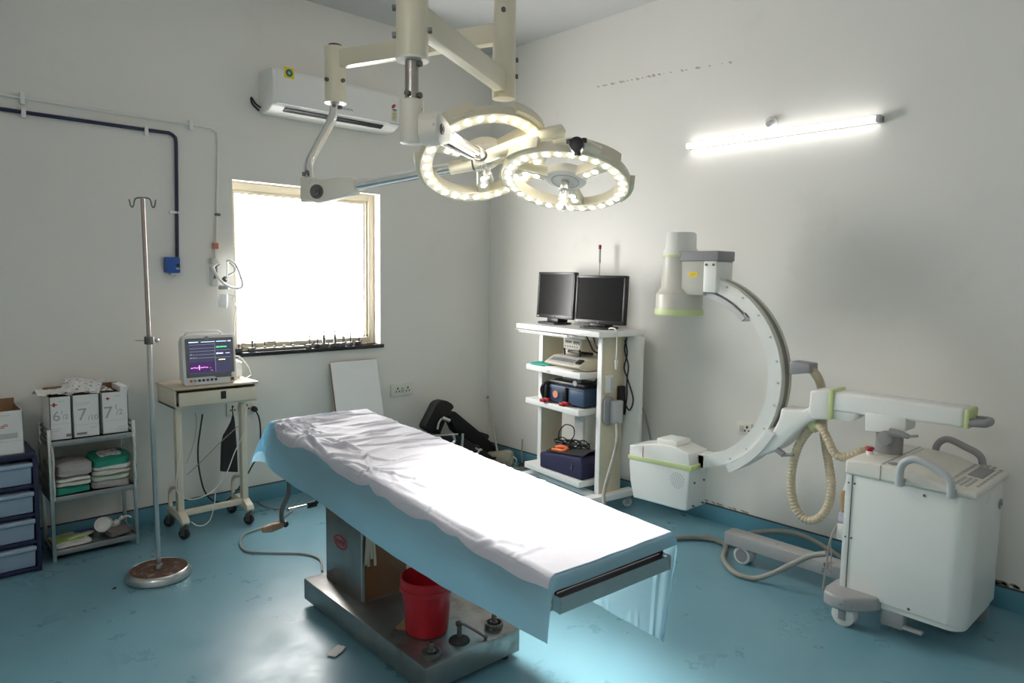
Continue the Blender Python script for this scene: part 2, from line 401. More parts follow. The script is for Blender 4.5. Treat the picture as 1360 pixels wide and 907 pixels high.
# oxygen flowmeter with humidifier bottle
fm = thing('oxygen_flowmeter', 'oxygen flowmeter with clear humidifier bottle and coiled tubing beside the window', 'flowmeter', (-2.35, 0, 1.36))
def wp(x, y, d=.06): return ony(x, y, -d)
b = B(); p = wp(284, 347, .02); bx(b, (p.x-.022, -.04, p.z-.02), (p.x+.022, 0, p.z+.02), bev=.005); part('wall_socket', b, m_offw, fm)
b = B(); q = wp(284.5, 366, .05); bx(b, (q.x-.018, -.075, q.z-.07), (q.x+.016, 0, q.z+.06), bev=.008); part('valve_body', b, m_clear, fm)
b = B(); tube(b, [wp(291, 350, .08), wp(286.5, 354, .08), wp(287, 362, .08), wp(285, 370, .08)], .009); tube(b, [wp(296, 371, .08), wp(299, 368, .08), wp(297, 374, .08)], .008)
cyl(b, wp(295, 371, .05), wp(300, 373, .1), .008); part('valve_fitting', b, m_dsteel, fm)
b = B(); cyl(b, wp(302, 347, .075), wp(301, 370, .075), .0075); sph(b, wp(302, 346.5, .075), .0095); part('flow_tube', b, m_clear, fm)
t0 = wp(297.5, 380, .085); t1 = wp(296, 408.5, .085)
b = B(); cyl(b, (t0.x, t0.y, t0.z-.022), (t0.x, t0.y, t0.z+.004), .034, .033, bev=.004); part('bottle_lid', b, m_lgrey, fm)
b = B(); lathe(b, [(0, 0), (.024, 0), (.028, .006), (.031, .085), (.029, .085), (.026, .01), (0, .006)], (t1.x+.0, t0.y, t1.z), n=24); part('bottle', b, m_clear, fm)
b = B(); lathe(b, [(0, .007), (.0255, .009), (.0275, .036), (0, .037)], (t1.x, t0.y, t1.z), n=24); part('water', b, m_clear, fm)
b = B()
tube(b, [wp(291, 349, .09), wp(284, 353, .1), wp(284, 358, .11), wp(291, 370, .12), wp(301, 379, .12), wp(315, 383, .11), wp(322, 379, .11), wp(319, 366, .1), wp(313, 352, .1), wp(306, 346, .09), wp(302, 347, .08)], .0085, k=8)
tube(b, [wp(303, 366, .09), wp(311, 361, .1), wp(311.5, 356, .1), wp(305, 348, .09)], .007, k=8)
part('tubing', b, M('white_tubing', (.88, .88, .86), rough=.35), fm)
b = B(); tube(b, [wp(304, 390, .09), wp(311, 392, .1), wp(314, 390, .1), wp(309, 396, .1), wp(311, 402, .09), wp(314, 408, .05), wp(311.5, 420, .02), wp(311, 440, .015), wp(311.5, 446, .02)], .004, k=8); part('oxygen_line', b, m_wirew, fm)
# sockets
m_pl = M('socket_plate', (.72, .70, .62), rough=.4)
def socket(name_lab, c, w, h, wall, holes):
    s = thing('wall_socket', name_lab, 'socket', c)
    def f(u0, v0, u1, v1, d0, d1, b, bev=0):
        if wall == 'L': bx(b, (c[0]+u0, -d1, c[2]+v0), (c[0]+u1, -d0, c[2]+v1), bev=bev)
        else: bx(b, (-d1, c[1]-u1, c[2]+v0), (-d0, c[1]-u0, c[2]+v1), bev=bev)
    b = B(); f(-w/2, -h/2, w/2, h/2, 0, .012, b, .003); part('plate', b, m_pl, s)
    for u, kind in holes:
        b = B()
        if kind == 's': f(u-.012, -.02, u+.012, .02, .008, .0165, b, .002); part('switch', b, m_lgrey, s)
        else:
            f(u-.006, .006, u+.006, .022, .008, .0128, b); f(u-.018, -.016, u-.009, -.004, .008, .0128, b); f(u+.009, -.016, u+.018, -.004, .008, .0128, b); part('pin_holes', b, m_black, s)
    return s
socket('cream double socket with switches low between window and corner', (-.914, 0, .669), .215, .097, 'L', [(-.045, 'p'), (.0, 's'), (.052, 'p')])
sk = socket('cream socket behind the patient monitor stand with a black plug in it', (-2.225, 0, .677), .17, .1, 'L', [(-.045, 'p'), (.0, 's'), (.05, 'p')])
socket('cream socket on the right wall half hidden behind the C-arm', (0, -2.49, .655), .1, .075, 'R', [(-.018, 's'), (.02, 'p')])
# tube light
tl = thing('tube_light', 'lit white tube light mounted on the right wall', 'tube light', (-.0, -2.6, 2.42))
ya, yb, zt = -2.008, -3.203, 2.455
b = B(); bx(b, (-.022, yb, zt-.014), (0, ya, zt+.018), bev=.003); part('batten', b, m_white, tl)
m_tube = M('lit_tube', (1, 1, 1), emit=(1, .985, .97), es=TUBE)
b = B(); prism(b, rrect(.034, .034, .012, cx=-.039, cy=zt), lambda u, v, h: (u, h, v), yb+.022, ya-.004, bev=.002); part('tube', b, m_tube, tl)
b = B(); bx(b, (-.058, yb, zt-.0185), (0, yb+.022, zt+.0185), bev=.003); part('end_cap', b, m_lgrey, tl)
b = B(); bx(b, (-.058, ya-.006, zt-.0185), (0, ya+.003, zt+.0185), bev=.003); part('end_cap', b, m_white, tl)
# unseen tube added on the wall behind the camera as fill to brighten the room
tl_fill = thing('tube_light', 'added fill tube on the unseen rear wall opposite the C-arm', 'tube light', (XW, -4.1, 2.45))
zt2 = 2.5
b = B(); bx(b, (XW, -4.7, zt2-.014), (XW+.022, -3.5, zt2+.018), bev=.003); part('batten', b, m_white, tl_fill)
m_tube_fill = M('added_fill_tube', (1, 1, 1), emit=(1, .945, .90), es=TUBE_FILL)
b = B(); prism(b, rrect(.034, .034, .012, cx=XW+.039, cy=zt2), lambda u, v, h: (u, h, v), -4.68, -3.52, bev=.002); part('tube', b, m_tube_fill, tl_fill)
for y in (-4.7, -3.52):
    b = B(); bx(b, (XW, y, zt2-.0185), (XW+.058, y+.022, zt2+.0185), bev=.003); part('end_cap', b, m_lgrey, tl_fill)
p = onx(1024, 163, -.02)
jb = thing('junction_box', 'round white junction box on the wall above the tube light', 'junction box', (0, p.y, p.z-.04))
b = B(); lathe(b, [(0, .035), (.028, .035), (.036, .028), (.036, 0)], (0, p.y, p.z), (-1, 0, 0)); part('box', b, m_offw, jb)
b = B(); lathe(b, [(0, .05), (.018, .048), (.022, .035)], (0, p.y, p.z-.012), (-1, 0, 0)); part('cover', b, m_lgrey, jb)
b = B(); tube(b, [(-.03, p.y+.005, p.z-.02), (-.035, p.y+.01, p.z-.045), (-.02, p.y+.01, zt+.028)], .004); part('lead', b, m_wirew, jb)
# ================================================================== drip stand
px_, py_ = -2.99, -.845
iv = thing('drip_stand', 'tall steel drip stand with round rusty base and two hooks', 'drip stand', (px_, py_, 0))
b = B(); lathe(b, [(.147, 0), (.154, .006), (.152, .030), (.145, .043), (.138, .047), (.136, .044), (.136, .0)], (px_, py_, 0), n=48, closed=True); part('base_rim', b, m_steel, iv, 'steel rim')
b = B(); lathe(b, [(0, .046), (.05, .046), (.137, .0435), (.137, .01), (0, .01)], (px_, py_, 0), n=48); part('base_plate', b, m_rust, iv, 'rusty brown top of the base')
b = B(); cyl(b, (px_, py_, .04), (px_-.01, py_, 1.24), .0122); lathe(b, [(.0135, 0), (.02, .0), (.018, .02), (.0135, .022)], (px_, py_, .045)); part('lower_tube', b, m_steel, iv)
b = B(); cyl(b, (px_-.01, py_, 1.2), (px_-.018, py_, 1.955), .0095); part('upper_tube', b, M('worn_steel', (.36, .31, .29), rough=.4, metal=.9, var=.2, scale=30), iv)
b = B(); cyl(b, (px_-.01, py_, 1.222), (px_-.01, py_, 1.262), .022, bev=.003); part('collar', b, m_dsteel, iv)
b = B(); d = RT*-1; cyl(b, Vector((px_-.01, py_, 1.242)), Vector((px_-.01, py_, 1.242))+Vector((-.055, .03, 0)), .004); sph(b, Vector((px_-.01, py_, 1.242))+Vector((.032, -.02, 0)), .011, n=10); part('clamp_screw', b, m_steel, iv)
hd = Vector((.74, -.67, 0)); hp = Vector((px_-.018, py_, 1.95))
for s in (-1, 1):
    b = B(); tube(b, [hp+Vector((0, 0, z))+hd*(s*u) for u, z in ((0, .004), (.03, .0), (.04, -.012), (.045, -.035), (.052, -.044), (.060, -.036), (.066, -.006))], .0035, k=6); part('hook', b, m_dsteel, iv)
# ================================================================== patient monitor stand
def caster(parent, x, y, zt, r=.032, wm=m_rubber, w=.024, ang=.5, fork=m_dsteel):
    T = Matrix.Translation((x, y, 0)) @ Matrix.Rotation(ang, 4, 'Z')
    b = B(); o = .35*r
    cyl(b, T @ Vector((0, 0, r*1.9)), T @ Vector((0, 0, zt)), r*.28)
    for s in (-1, 1): bx(b, (-o-r*.45, s*w*.75-.002, r*.75), (-o+r*.5, s*w*.75+.002, r*2.15), bev=.002, mat=T)
    bx(b, (-o-r*.5, -w*.75, r*2.0), (r*.55, w*.75, r*2.25), bev=.003, mat=T)
    c = part('caster', b, fork, parent)
    b = B(); cyl(b, T @ Vector((-o, -w/2, r)), T @ Vector((-o, w/2, r)), r, n=20, bev=r*.12); part('wheel', b, wm, c)
    return c
m_stand = M('cream_chipped_paint', (.70, .64, .52), rough=.4, var=.06, stain=(.22, .11, .06), sscale=9, samt=.66, sw=.04)
ps = thing('monitor_stand', 'cream chipped metal stand on castors with a drawer, under the patient monitor', 'stand', (-2.51, -.3, 0))
LX, RX = -2.712, -2.322
for x in (LX, RX):
    b = B(); bx(b, (x-.018, -.335, .12), (x+.018, -.285, .80), bev=.004); part('upright', b, m_stand, ps)
    b = B(); s = 1 if x == RX else -1
    prism(b, [(-.405, .085), (-.415, .10), (-.40, .125), (-.34, .150), (-.20, .150), (-.13, .125), (-.115, .10), (-.125, .085), (-.2, .1), (-.34, .1)], FYZ, x-.022, x+.022, bev=.004); part('base_rail', b, m_stand, ps)
    b = B(); tube(b, [(x+.022, -.2, .14), (x+.05, -.17, .2), (x+.045, -.14, .26), (x+.01, -.13, .3), (x, -.285, .34)], .011) if False else tube(b, [(x, -.13, .13), (x, -.118, .19), (x, -.15, .25), (x, -.285, .29)], .012); part('brace', b, m_stand, ps)
    for y in (-.402, -.125): caster(ps, x, y, .1, ang=-.9+.4*(y+.26))
b = B(); bx(b, (LX, -.33, .115), (RX, -.295, .148), bev=.003); part('cross_bar', b, m_stand, ps)
b = B(); bx(b, (-2.757, -.41, .79), (-2.27, -.10, .803), bev=.002); bx(b, (-2.757, -.41, .79), (-2.745, -.10, .905), bev=.002); bx(b, (-2.282, -.41, .79), (-2.27, -.10, .905), bev=.002); bx(b, (-2.757, -.112, .79), (-2.27, -.10, .905), bev=.002); part('drawer_case', b, m_stand, ps)
b = B(); bx(b, (-2.738, -.435, .806), (-2.286, -.422, .885), bev=.003); bx(b, (-2.73, -.425, .812), (-2.29, -.13, .818)); bx(b, (-2.73, -.425, .812), (-2.722, -.13, .86)); bx(b, (-2.298, -.425, .812), (-2.29, -.13, .86)); dr = part('drawer', b, m_stand, ps)
b = B(); bx(b, (-2.50, -.4385, .828), (-2.468, -.432, .876), bev=.003); lk = part('drawer_pull', b, m_black, dr)
b = B(); bx(b, (-2.765, -.425, .900), (-2.262, -.09, .915), bev=.004); part('tray', b, M('beige_board', (.60, .52, .40), rough=.5), ps)
# ------------------------------------------------------------------ patient monitor
pm = thing('patient_monitor', 'grey white patient monitor with lit traces and green digits on its screen', 'patient monitor', (-2.55, -.33, .915))
MX0, MX1, MZ0, MZ1, MY = -2.695, -2.385, .918, 1.215, -.392
LEAN = Matrix.Translation((-2.55, MY, MZ0)) @ Matrix.Rotation(math.radians(-4), 4, 'X') @ Matrix.Translation((2.55, -MY, -MZ0))
m_mon = M('monitor_casing', (.72, .72, .72), rough=.4)
b = B(); t = rrect(MX1-MX0, MZ1-MZ0, .022, cx=(MX0+MX1)/2, cy=(MZ0+MZ1)/2)
prism(b, t, FXZ, MY, MY+.05, bev=.006)
prism(b, rrect(MX1-MX0-.06, MZ1-MZ0-.03, .03, cx=(MX0+MX1)/2, cy=(MZ0+MZ1)/2), FXZ, MY+.05, MY+.17, bev=.012); b.transform(LEAN)
part('casing', b, m_mon, pm)
b = B(); tube(b, [(-2.66, MY+.06, MZ1-.01), (-2.64, MY+.06, MZ1+.014), (-2.55, MY+.06, MZ1+.018), (-2.46, MY+.06, MZ1+.014), (-2.44, MY+.06, MZ1-.01)], .014, flat=.6); b.transform(LEAN); part('carry_handle', b, m_mon, pm)
b = B(); prism(b, [(-2.678, .965), (-2.52, .965), (-2.505, .955), (-2.402, .955), (-2.398, .96), (-2.398, 1.19), (-2.404, 1.196), (-2.674, 1.196), (-2.679, 1.19)], FXZ, MY-.004, MY+.004, bev=.002); b.transform(LEAN); part('bezel', b, M('grey_bezel', (.17, .17, .18), rough=.45), pm)
m_scr = M('lit_screen', (.01, .01, .02), rough=.15, emit=(.05, .05, .10), es=.5)
b = B(); bx(b, (-2.662, MY-.006, .985), (-2.420, MY-.002, 1.178)); b.transform(LEAN); sc = part('screen', b, m_scr, pm)
def em(n, c, s): return M(n, c, emit=c, es=s)
e_g, e_w, e_y, e_p, e_c, e_pb = em('green_digits', (.05, .8, .1), 1.2), em('pale_digits', (.55, .8, 1), 1.0), em('yellow_digits', (.9, .8, .35), .9), em('violet_trace', (.75, .25, .9), 1.1), em('grey_trace', (.4, .45, .45), .35), em('violet_field', (.06, .02, .10), .35)
def sbar(nm, m, rects, d=.0068):
    b = B()
    for x, z, w, h in rects: bx(b, (x, MY-d, z), (x+w, MY-.005, z+h))
    b.transform(LEAN); part(nm, b, m, sc)
sx = -2.660
sbar('status_strip', e_w, [(sx, 1.172, .055, .004), (sx+.07, 1.172, .08, .0025), (sx+.16, 1.172, .06, .003), (sx+.228, 1.171, .018, .005)])
sbar('violet_panel', e_pb, [(sx, .992, .145, .062)], .0062)
sbar('violet_wave', e_p, [(sx+.006+k*.0145, 1.019+.002*(k % 2), .0115, .004) for k in range(7)]+[(sx+.052, 1.008, .005, .028)])
sbar('green_reading', e_g, [(sx+.158+k*.0215, 1.137, .018, .006) for k in range(3)])
sbar('pale_reading', e_w, [(sx+.158, 1.097, .012, .008), (sx+.173, 1.098, .024, .006), (sx+.212, 1.099, .024, .0025)])
sbar('yellow_reading', e_y, [(sx+.170+k*.0135, 1.06, .0115, .0055) for k in range(3)])
sbar('trace_lines', e_c, [(sx+.002, 1.158, .145, .0012), (sx+.002, 1.136, .145, .0012), (sx+.002, 1.118, .145, .0012), (sx+.002, 1.098, .145, .0012), (sx+.002, 1.078, .145, .0012), (sx+.149, .99, .001, .175), (sx+.152, 1.12, .095, .001), (sx+.152, 1.076, .095, .001), (sx+.006, 1.10, .01, .003), (sx+.006, 1.081, .01, .003), (sx+.022, 1.081, .006, .003), (sx+.036, 1.081, .005, .003), (sx+.12, 1.0, .014, .003), (sx+.116, 1.015, .006, .004)])
cols = [M('orange_key', (.62, .13, .04), rough=.5), M('olive_key', (.40, .36, .08), rough=.5)]+[M('dark_blue_key', (.02, .025, .09), rough=.5)]*5
for k in range(7):
    x = -2.655+k*.0240; b = B(); cyl(b, (x, MY-.005, .945), (x, MY+.004, .945), .0075, n=16); b.transform(LEAN); part('button', b, cols[k], pm)
b = B(); cyl(b, (-2.408, MY-.018, .968), (-2.408, MY+.002, .968), .0145, bev=.003); b.transform(LEAN); part('dial_knob', b, m_white, pm)
b = B(); bx(b, (-2.42, MY-.005, .936), (-2.404, MY, .948)); b.transform(LEAN); bb = part('brand_plate', b, m_black, pm)
b = B(); bx(b, (-2.423, MY-.0055, .929), (-2.401, MY, .9345)); b.transform(LEAN); part('red_mark', b, m_inkred, pm)
b = B(); sph(b, (-2.555, MY-.003, 1.195), .013, (1, .4, 1)); b.transform(LEAN); part('alarm_lamp', b, m_grey, pm)
# loose things around the stand
b = B(); pillow(b, (-2.33, -.2, .975), (.07, .12, .12), seed=4, amp=.012); solo('paper_roll', b, m_paper, 'white crumpled paper bundle on the stand tray beside the monitor', 'paper bundle')
def cable(name, label, pts, r, m, cat='cable', group=None, k=8, n=8):
    b = B(); tube(b, pts, r, n=n, k=k); return solo(name, b, m, label, cat, group)
cable('sensor_cable', 'white sensor cable looping down at the right side of the patient monitor', [(-2.375, -.25, 1.06), (-2.30, -.23, 1.05), (-2.25, -.24, .985), (-2.235, -.25, .92), (-2.25, -.27, .93), (-2.29, -.3, .922), (-2.36, -.33, .921)], .0035, m_wirew)
pts = [ony(x, y, -d) for x, y, d in ((269, 550, .25), (266, 570, .25), (263, 595, .24), (264, 620, .2), (270, 648, .16), (279, 662, .16), (292, 667, .16), (305, 662, .15), (320, 644, .12), (333, 622, .06), (344, 600, .05), (346, 575, .05), (344, 555, .05), (338, 543, .04))]
cable('power_cable', 'black power cable hanging from under the stand drawer to the wall plug', pts, .005, m_wireb)
b = B(); p = ony(337, 543, -.02); cyl(b, (p.x, -.045, p.z), (p.x, -.012, p.z), .019, .02, bev=.004); cyl(b, (p.x, -.055, p.z), (p.x+.004, -.045, p.z-.002), .010, .014); part('power_plug', b, m_black, sk, 'black plug')
pts = [ony(x, y, -d) for x, y, d in ((325, 545, .34), (323, 575, .35), (312, 600, .35), (300, 630, .36), (285, 650, .37), (268, 660, .38), (250, 663, .38), (237, 655, .38), (234, 640, .37), (240, 600, .36))]
cable('lead_cable', 'thin pale lead hanging in a loop across the stand uprights', pts, .0032, m_wirew)
pts = [ony(x, y, -d) for x, y, d in ((316, 566, .345), (290, 590, .345), (265, 615, .345), (248, 631, .345))]
cable('lead_cable', 'grey lead strung diagonally between the stand uprights', pts, .0028, m_wireg)
pts = [ony(x, y, -d) for x, y, d in ((286, 650, .38), (285, 668, .39), (280, 688, .40), (272, 697, .41), (262, 698, .41), (254, 693, .41))]
cable('lead_cable', 'pale lead hanging below the cross bar of the stand', pts, .003, m_wirew)
pts = [ony(x, y, -d) for x, y, d in ((259, 548, .3), (261, 560, .3), (258, 585, .3), (250, 610, .3), (247, 615, .3))]
cable('lead_cable', 'thin grey lead with a black clip under the left of the drawer', pts, .002, m_wireg)
# black cuff hanging behind the stand
cf = thing('pressure_cuff', 'black blood pressure cuff hanging behind the right stand upright', 'cuff', (-2.37, -.2, .4))
q = [ony(x, y, -.2) for x, y in ((293, 626), (294, 590), (297, 578), (303, 568), (307, 560), (309, 552), (311, 552), (312, 560), (313, 572), (315, 600), (316, 627))]
b = B(); prism(b, [(v.x, v.z) for v in q], FXZ, -.205, -.185, bev=.005); part('cuff', b, m_rubber, cf)
b = B(); tube(b, [ony(310, 556, -.195), ony(309, 548, -.2), ony(308.5, 540, -.24)], .004); part('strap', b, m_wireb, cf)
# ================================================================== steel trolley rack
RO = (-3.354, -.289)
rk = thing('steel_trolley', 'three tier stainless steel trolley standing against the wall', 'trolley', (-3.155, -.165, 0))
x0, x1, y0, y1 = -3.36, -2.95, -.295, -.045
for x, y in ((x0, y0), (x1, y0), (x0, y1), (x1, y1)):
    b = B(); bx(b, (x-.009, y-.009, 0), (x+.009, y+.009, .735), bev=.002); part('post', b, m_steel, rk)
m_shelf = M('worn_steel_sheet', (.36, .36, .36), rough=.4, metal=.85, var=.2, scale=20)
for z, hh in ((.655, .03), (.348, .03), (.052, .032)):
    b = B(); bx(b, (x0, y0, z-.004), (x1, y1, z))
    for a, c in (((x0, y0-.006, z-hh*.6), (x1, y0+.003, z+.012)), ((x0, y1-.003, z-hh*.6), (x1, y1+.006, z+.012)), ((x0-.006, y0, z-hh*.6), (x0+.003, y1, z+.012)), ((x1-.003, y0, z-hh*.6), (x1+.006, y1, z+.012))): bx(b, a, c, bev=.002)
    part('shelf', b, m_shelf, rk)
b = B()
for x in (x0, x1):
    for z in (.695, .725): cyl(b, (x, y0, z), (x, y1, z), .005, n=8)
for z in (.695, .725): cyl(b, (x0, y1, z), (x1, y1, z), .005, n=8)
part('guard_rail', b, m_dsteel, rk)
m_film = M_glass('plastic_film', (.9, .9, .87), .06, .25, .62, (.62, .60, .52))
b = B()
grid(b, lambda u, v: (x0-.012+.004*math.sin(v*23)+.003*math.sin(u*9), y0+(y1-y0)*u, .345+.29*v), 8, 14)
grid(b, lambda u, v: (x1+.010+.004*math.sin(v*19), y0+(y1-y0)*u, .345+.29*v), 8, 14)
grid(b, lambda u, v: (x0+(x1-x0)*u, y1-.008+.004*math.sin(u*17+v*5), .352+.28*v), 12, 10)
part('plastic_wrap', b, m_film, rk)
for x in (x0+.012, x1):
    b = B(); tube(b, [(x-.004, y0-.008, .645), (x, y0-.012, .56), (x-.003, y0-.010, .47), (x, y0-.012, .4), (x-.004, y0-.008, .345)], .011, flat=.6); part('wrap_roll', b, M('bunched_plastic', (.7, .7, .66), rough=.3, bump=.6, bscale=90), rk)
# glove cartons on the top tier
def carton(name, label, a, c, m=m_paper, cat='carton', wall=.004, flaps=True, inside=m_card, group=None, rz=0, skew=0):
    ct = Vector(((a[0]+c[0])/2, (a[1]+c[1])/2, a[2])); hx, hy, hz = (c[0]-a[0])/2, (c[1]-a[1])/2, c[2]-a[2]
    t = thing(name, label, cat, ct, rz, group); T = t.matrix_basis.copy()
    b = B()
    bx(b, (-hx, -hy, 0), (hx, -hy+wall, hz), mat=T); bx(b, (-hx, hy-wall, 0), (hx, hy, hz), mat=T)
    bx(b, (-hx, -hy, 0), (-hx+wall, hy, hz), mat=T); bx(b, (hx-wall, -hy, 0), (hx, hy, hz), mat=T); bx(b, (-hx, -hy, 0), (hx, hy, wall), mat=T)
    part('box_walls', b, m, t)
    b = B()
    bx(b, (-hx+wall, hy-wall-.002, wall), (hx-wall, hy-wall-.0005, hz+.03), mat=T); bx(b, (-hx+wall+.0005, -hy+wall, wall), (-hx+wall+.002, hy-wall, hz-.002), mat=T); bx(b, (hx-wall-.002, -hy+wall, wall), (hx-wall-.0005, hy-wall, hz-.002), mat=T)
    bx(b, (-hx+wall, -hy+wall, hz*.55), (hx-wall, hy-wall, hz*.56), mat=T)
    part('inner_card', b, inside, t)
    return t, T, hx, hy, hz
def print_on(t, T, hy, items):
    for nm, m, rs in items:
        b = B()
        for x, z, w, h in rs: bx(b, (x, -hy-.0008, z), (x+w, -hy+.001, z+h), mat=T)
        part(nm, b, m, t)
m_pencil = M('pencil', (.40, .40, .42), rough=.8)
def hand(t, T, hy, body, size, x, z, sk=0):
    bm = text_bm(body, size, T @ face((x, -hy-.0006, z), (1, 0, sk), (-.0, 0, 1)), .0004); part('handwriting', bm, m_pencil, t, smooth=0)
t, T, hx, hy, hz = carton('glove_carton', 'white glove carton marked 6 1/2, left of the three on the trolley', (-3.350, -.280, .6685), (-3.249, -.075, .905), rz=.0)
hand(t, T, hy, '6', .075, -.020, .13); hand(t, T, hy, '1', .03, .006, .15); hand(t, T, hy, '/2', .035, .022, .125)
print_on(t, T, hy, [('red_cross', m_inkred, [(-.044, .192, .030, .006), (-.034, .184, .01, .022)]), ('print', m_lgrey, [(-.045, .088, .09, .0016), (-.01, .21, .03, .003), (-.045, .06, .05, .003), (-.045, .05, .04, .003)]), ('barcode', m_ink, [(.022, .014, .024, .016)])])
t, T, hx, hy, hz = carton('glove_carton', 'white glove carton marked 7/10, in the middle of the trolley top', (-3.243, -.280, .6685), (-3.113, -.07, .905))
hand(t, T, hy, '7', .095, -.02, .125); hand(t, T, hy, '/10', .04, .032, .105)
print_on(t, T, hy, [('print', m_lgrey, [(-.055, .19, .075, .003), (-.05, .18, .06, .002), (-.055, .07, .11, .0016), (.02, .05, .03, .003)]), ('barcode', m_ink, [(-.05, .016, .05, .012)])])
t, T, hx, hy, hz = carton('glove_carton', 'open white glove carton marked 7 1/2, right of the three on the trolley', (-3.103, -.28, .6685), (-2.968, -.075, .905))
hand(t, T, hy, '7', .095, -.035, .12); hand(t, T, hy, '1', .04, .005, .15); hand(t, T, hy, '/2', .045, .022, .12)
print_on(t, T, hy, [('red_cross', m_inkred, [(-.045, .2, .02, .005), (-.039, .194, .007, .016)]), ('print', m_lgrey, [(-.05, .075, .1, .0016), (.0, .212, .03, .003), (.0, .02, .05, .002), (.01, .034, .04, .002)])])
b = B(); T = t.matrix_basis
prism(b, [(-.045, 0), (.06, 0), (.055, .045), (-.03, .03)], lambda u, v, h: T @ Vector((u+.005, -.06+v*.9, hz+.004+h+v*.6)), 0, .003) if False else bx(b, (.03, -hy, hz-.002), (.066, hy-.02, hz+.028), mat=T @ Matrix.Rotation(0, 4, 'X'))
part('open_flap', b, m_paper, t)
def sheet(name, label, c, w, h, rz, tilt, amp, seed, m=m_paper, cat='paper', group=None):
    T = Matrix.Translation(Vector(c)) @ Euler((tilt[0], tilt[1], rz)).to_matrix().to_4x4()
    b = B(); grid(b, lambda u, v: T @ Vector(((u-.5)*w, (v-.5)*h, amp*(noise.noise(Vector((u*2.5+seed, v*2.5, seed)))+.5*noise.noise(Vector((u*6, v*6, seed+3)))))), 14, 14, .0012)
    return solo(name, b, m, label, cat, group)
sheet('paper_sheet', 'crumpled white sheet lying over the 6 1/2 glove carton', (-3.32, -.18, .925), .15, .18, .1, (0, -.05), .022, 1)
lf = sheet('paper_leaflet', 'printed white leaflet tilted up on the 7/10 glove carton', (-3.175, -.19, .945), .19, .17, -.35, (.38, .05), .02, 5)
m_leaf = M('printed_paper', (.72, .72, .72), rough=.8, var=.02, stain=(.25, .25, .28), sscale=45, samt=.55, sw=.03); lf.data.materials[0] = m_leaf
sheet('paper_leaflet', 'printed white leaflet lying flat between the 7/10 and 7 1/2 cartons', (-3.12, -.2, .925), .14, .14, .4, (.12, .08), .012, 9, m_leaf)
# folded packs on the middle tier
m_pkg = [M('folded_grey_gown', (.40, .38, .37), rough=.8, bump=.3, bscale=50), M('cream_pack', (.66, .64, .55), rough=.6, bump=.3), M('green_drape', (.02, .26, .18), rough=.6, bump=.3), M('pale_green_pack', (.50, .58, .48), rough=.5, bump=.3), M('white_pack', (.7, .7, .68), rough=.5, bump=.3)]
G1 = 'folded packs in the left stack on the trolley'; G2 = 'folded packs in the right stack on the trolley'
z = .356
for k, (h, m, lab) in enumerate(((.045, 2, 'green pack at the bottom of the left stack on the trolley'), (.025, 1, 'cream pack lying directly on the green one in the left stack'), (.022, 4, 'thin white pack just under the grey gown pack'), (.085, 0, 'thick folded grey gown pack, topmost of the left stack'))):
    b = B(); pillow(b, (-3.258+.004*k, -.185, z+h/2), (.172, .19, h), rz=.05*(k % 2), seed=k, amp=.008); solo('folded_pack', b, m_pkg[m], lab, 'pack', G1); z += h
z = .356
for k, (h, m, lab) in enumerate(((.05, 0, 'grey pack at the bottom of the right stack on the trolley'), (.026, 3, 'pale green pack, second from the bottom of the right stack'), (.03, 1, 'cream pack in the middle of the right stack'), (.026, 4, 'white pack under the topmost green one in the right stack'))):
    b = B(); pillow(b, (-3.065+.003*k, -.185, z+h/2), (.19, .2, h), rz=-.06*(k % 2), seed=k+10, amp=.009); solo('folded_pack', b, m_pkg[m], lab, 'pack', G2); z += h
gp = thing('folded_pack', 'green wrapped pack with a clear window, topmost of the right stack', 'pack', (-3.06, -.185, z), 0, G2)
b = B(); pillow(b, (-3.06, -.185, z+.024), (.19, .2, .05), seed=21, amp=.012, rot=(.08, -.03, .04)); part('wrapper', b, m_pkg[2], gp)
b = B(); pillow(b, (-3.055, -.18, z+.047), (.11, .12, .02), seed=22, amp=.006, rot=(.08, -.03, .04)); part('clear_window', b, m_leaf, gp)
# bottom tier
G3 = 'flat packets on the bottom tier'
m_lime = M('lime_packet', (.33, .47, .10), rough=.35, bump=.3); m_pgreen = M('pale_lime_packet', (.52, .58, .34), rough=.35, bump=.3); m_violet = M('violet_packet', (.06, .045, .28), rough=.4, bump=.3)
for k, (x, y, z, w, d, rz, m, lab) in enumerate(((-3.26, -.215, .062, .17, .10, .1, m_paper, 'white flat packet at the front edge of the bottom tier'), (-3.275, -.165, .068, .15, .10, .15, m_lime, 'lime green packet lying behind the white one'), (-3.285, -.10, .064, .13, .08, .2, m_pgreen, 'pale green packet at the back left of the bottom tier'), (-3.19, -.10, .064, .11, .07, -.25, m_violet, 'violet packet at the back of the bottom tier'), (-3.215, -.175, .078, .14, .035, .28, m_pgreen, 'narrow pale packet lying across the lime green one'))):
    b = B(); pillow(b, (x, y, z+.004), (w, d, .016), rz=rz, seed=30+k, amp=.004); solo('flat_packet', b, m, lab, 'packet', G3)
mg = thing('plastic_cup', 'white ribbed cup lying on its side on the bottom tier', 'cup', (-3.085, -.15, .055))
b = B(); ax = Vector((-.35, -.85, .3)).normalized(); c = Vector((-3.088, -.16, .112)); lathe(b, [(.036, .05), (.042, .05), (.044, .0), (.044, -.03), (.038, -.05), (0, -.05), (0, -.045), (.034, -.045), (.038, 0)], c, ax, closed=False); part('cup_wall', b, m_white, mg)
b = B(); lathe(b, [(0, .052), (.02, .054), (.03, .05), (.036, .048)], c, ax); part('cup_liner', b, m_paper, mg)
bt = thing('spray_bottle', 'small white dispenser bottle lying at the right end of the bottom tier', 'bottle', (-3.03, -.13, .06))
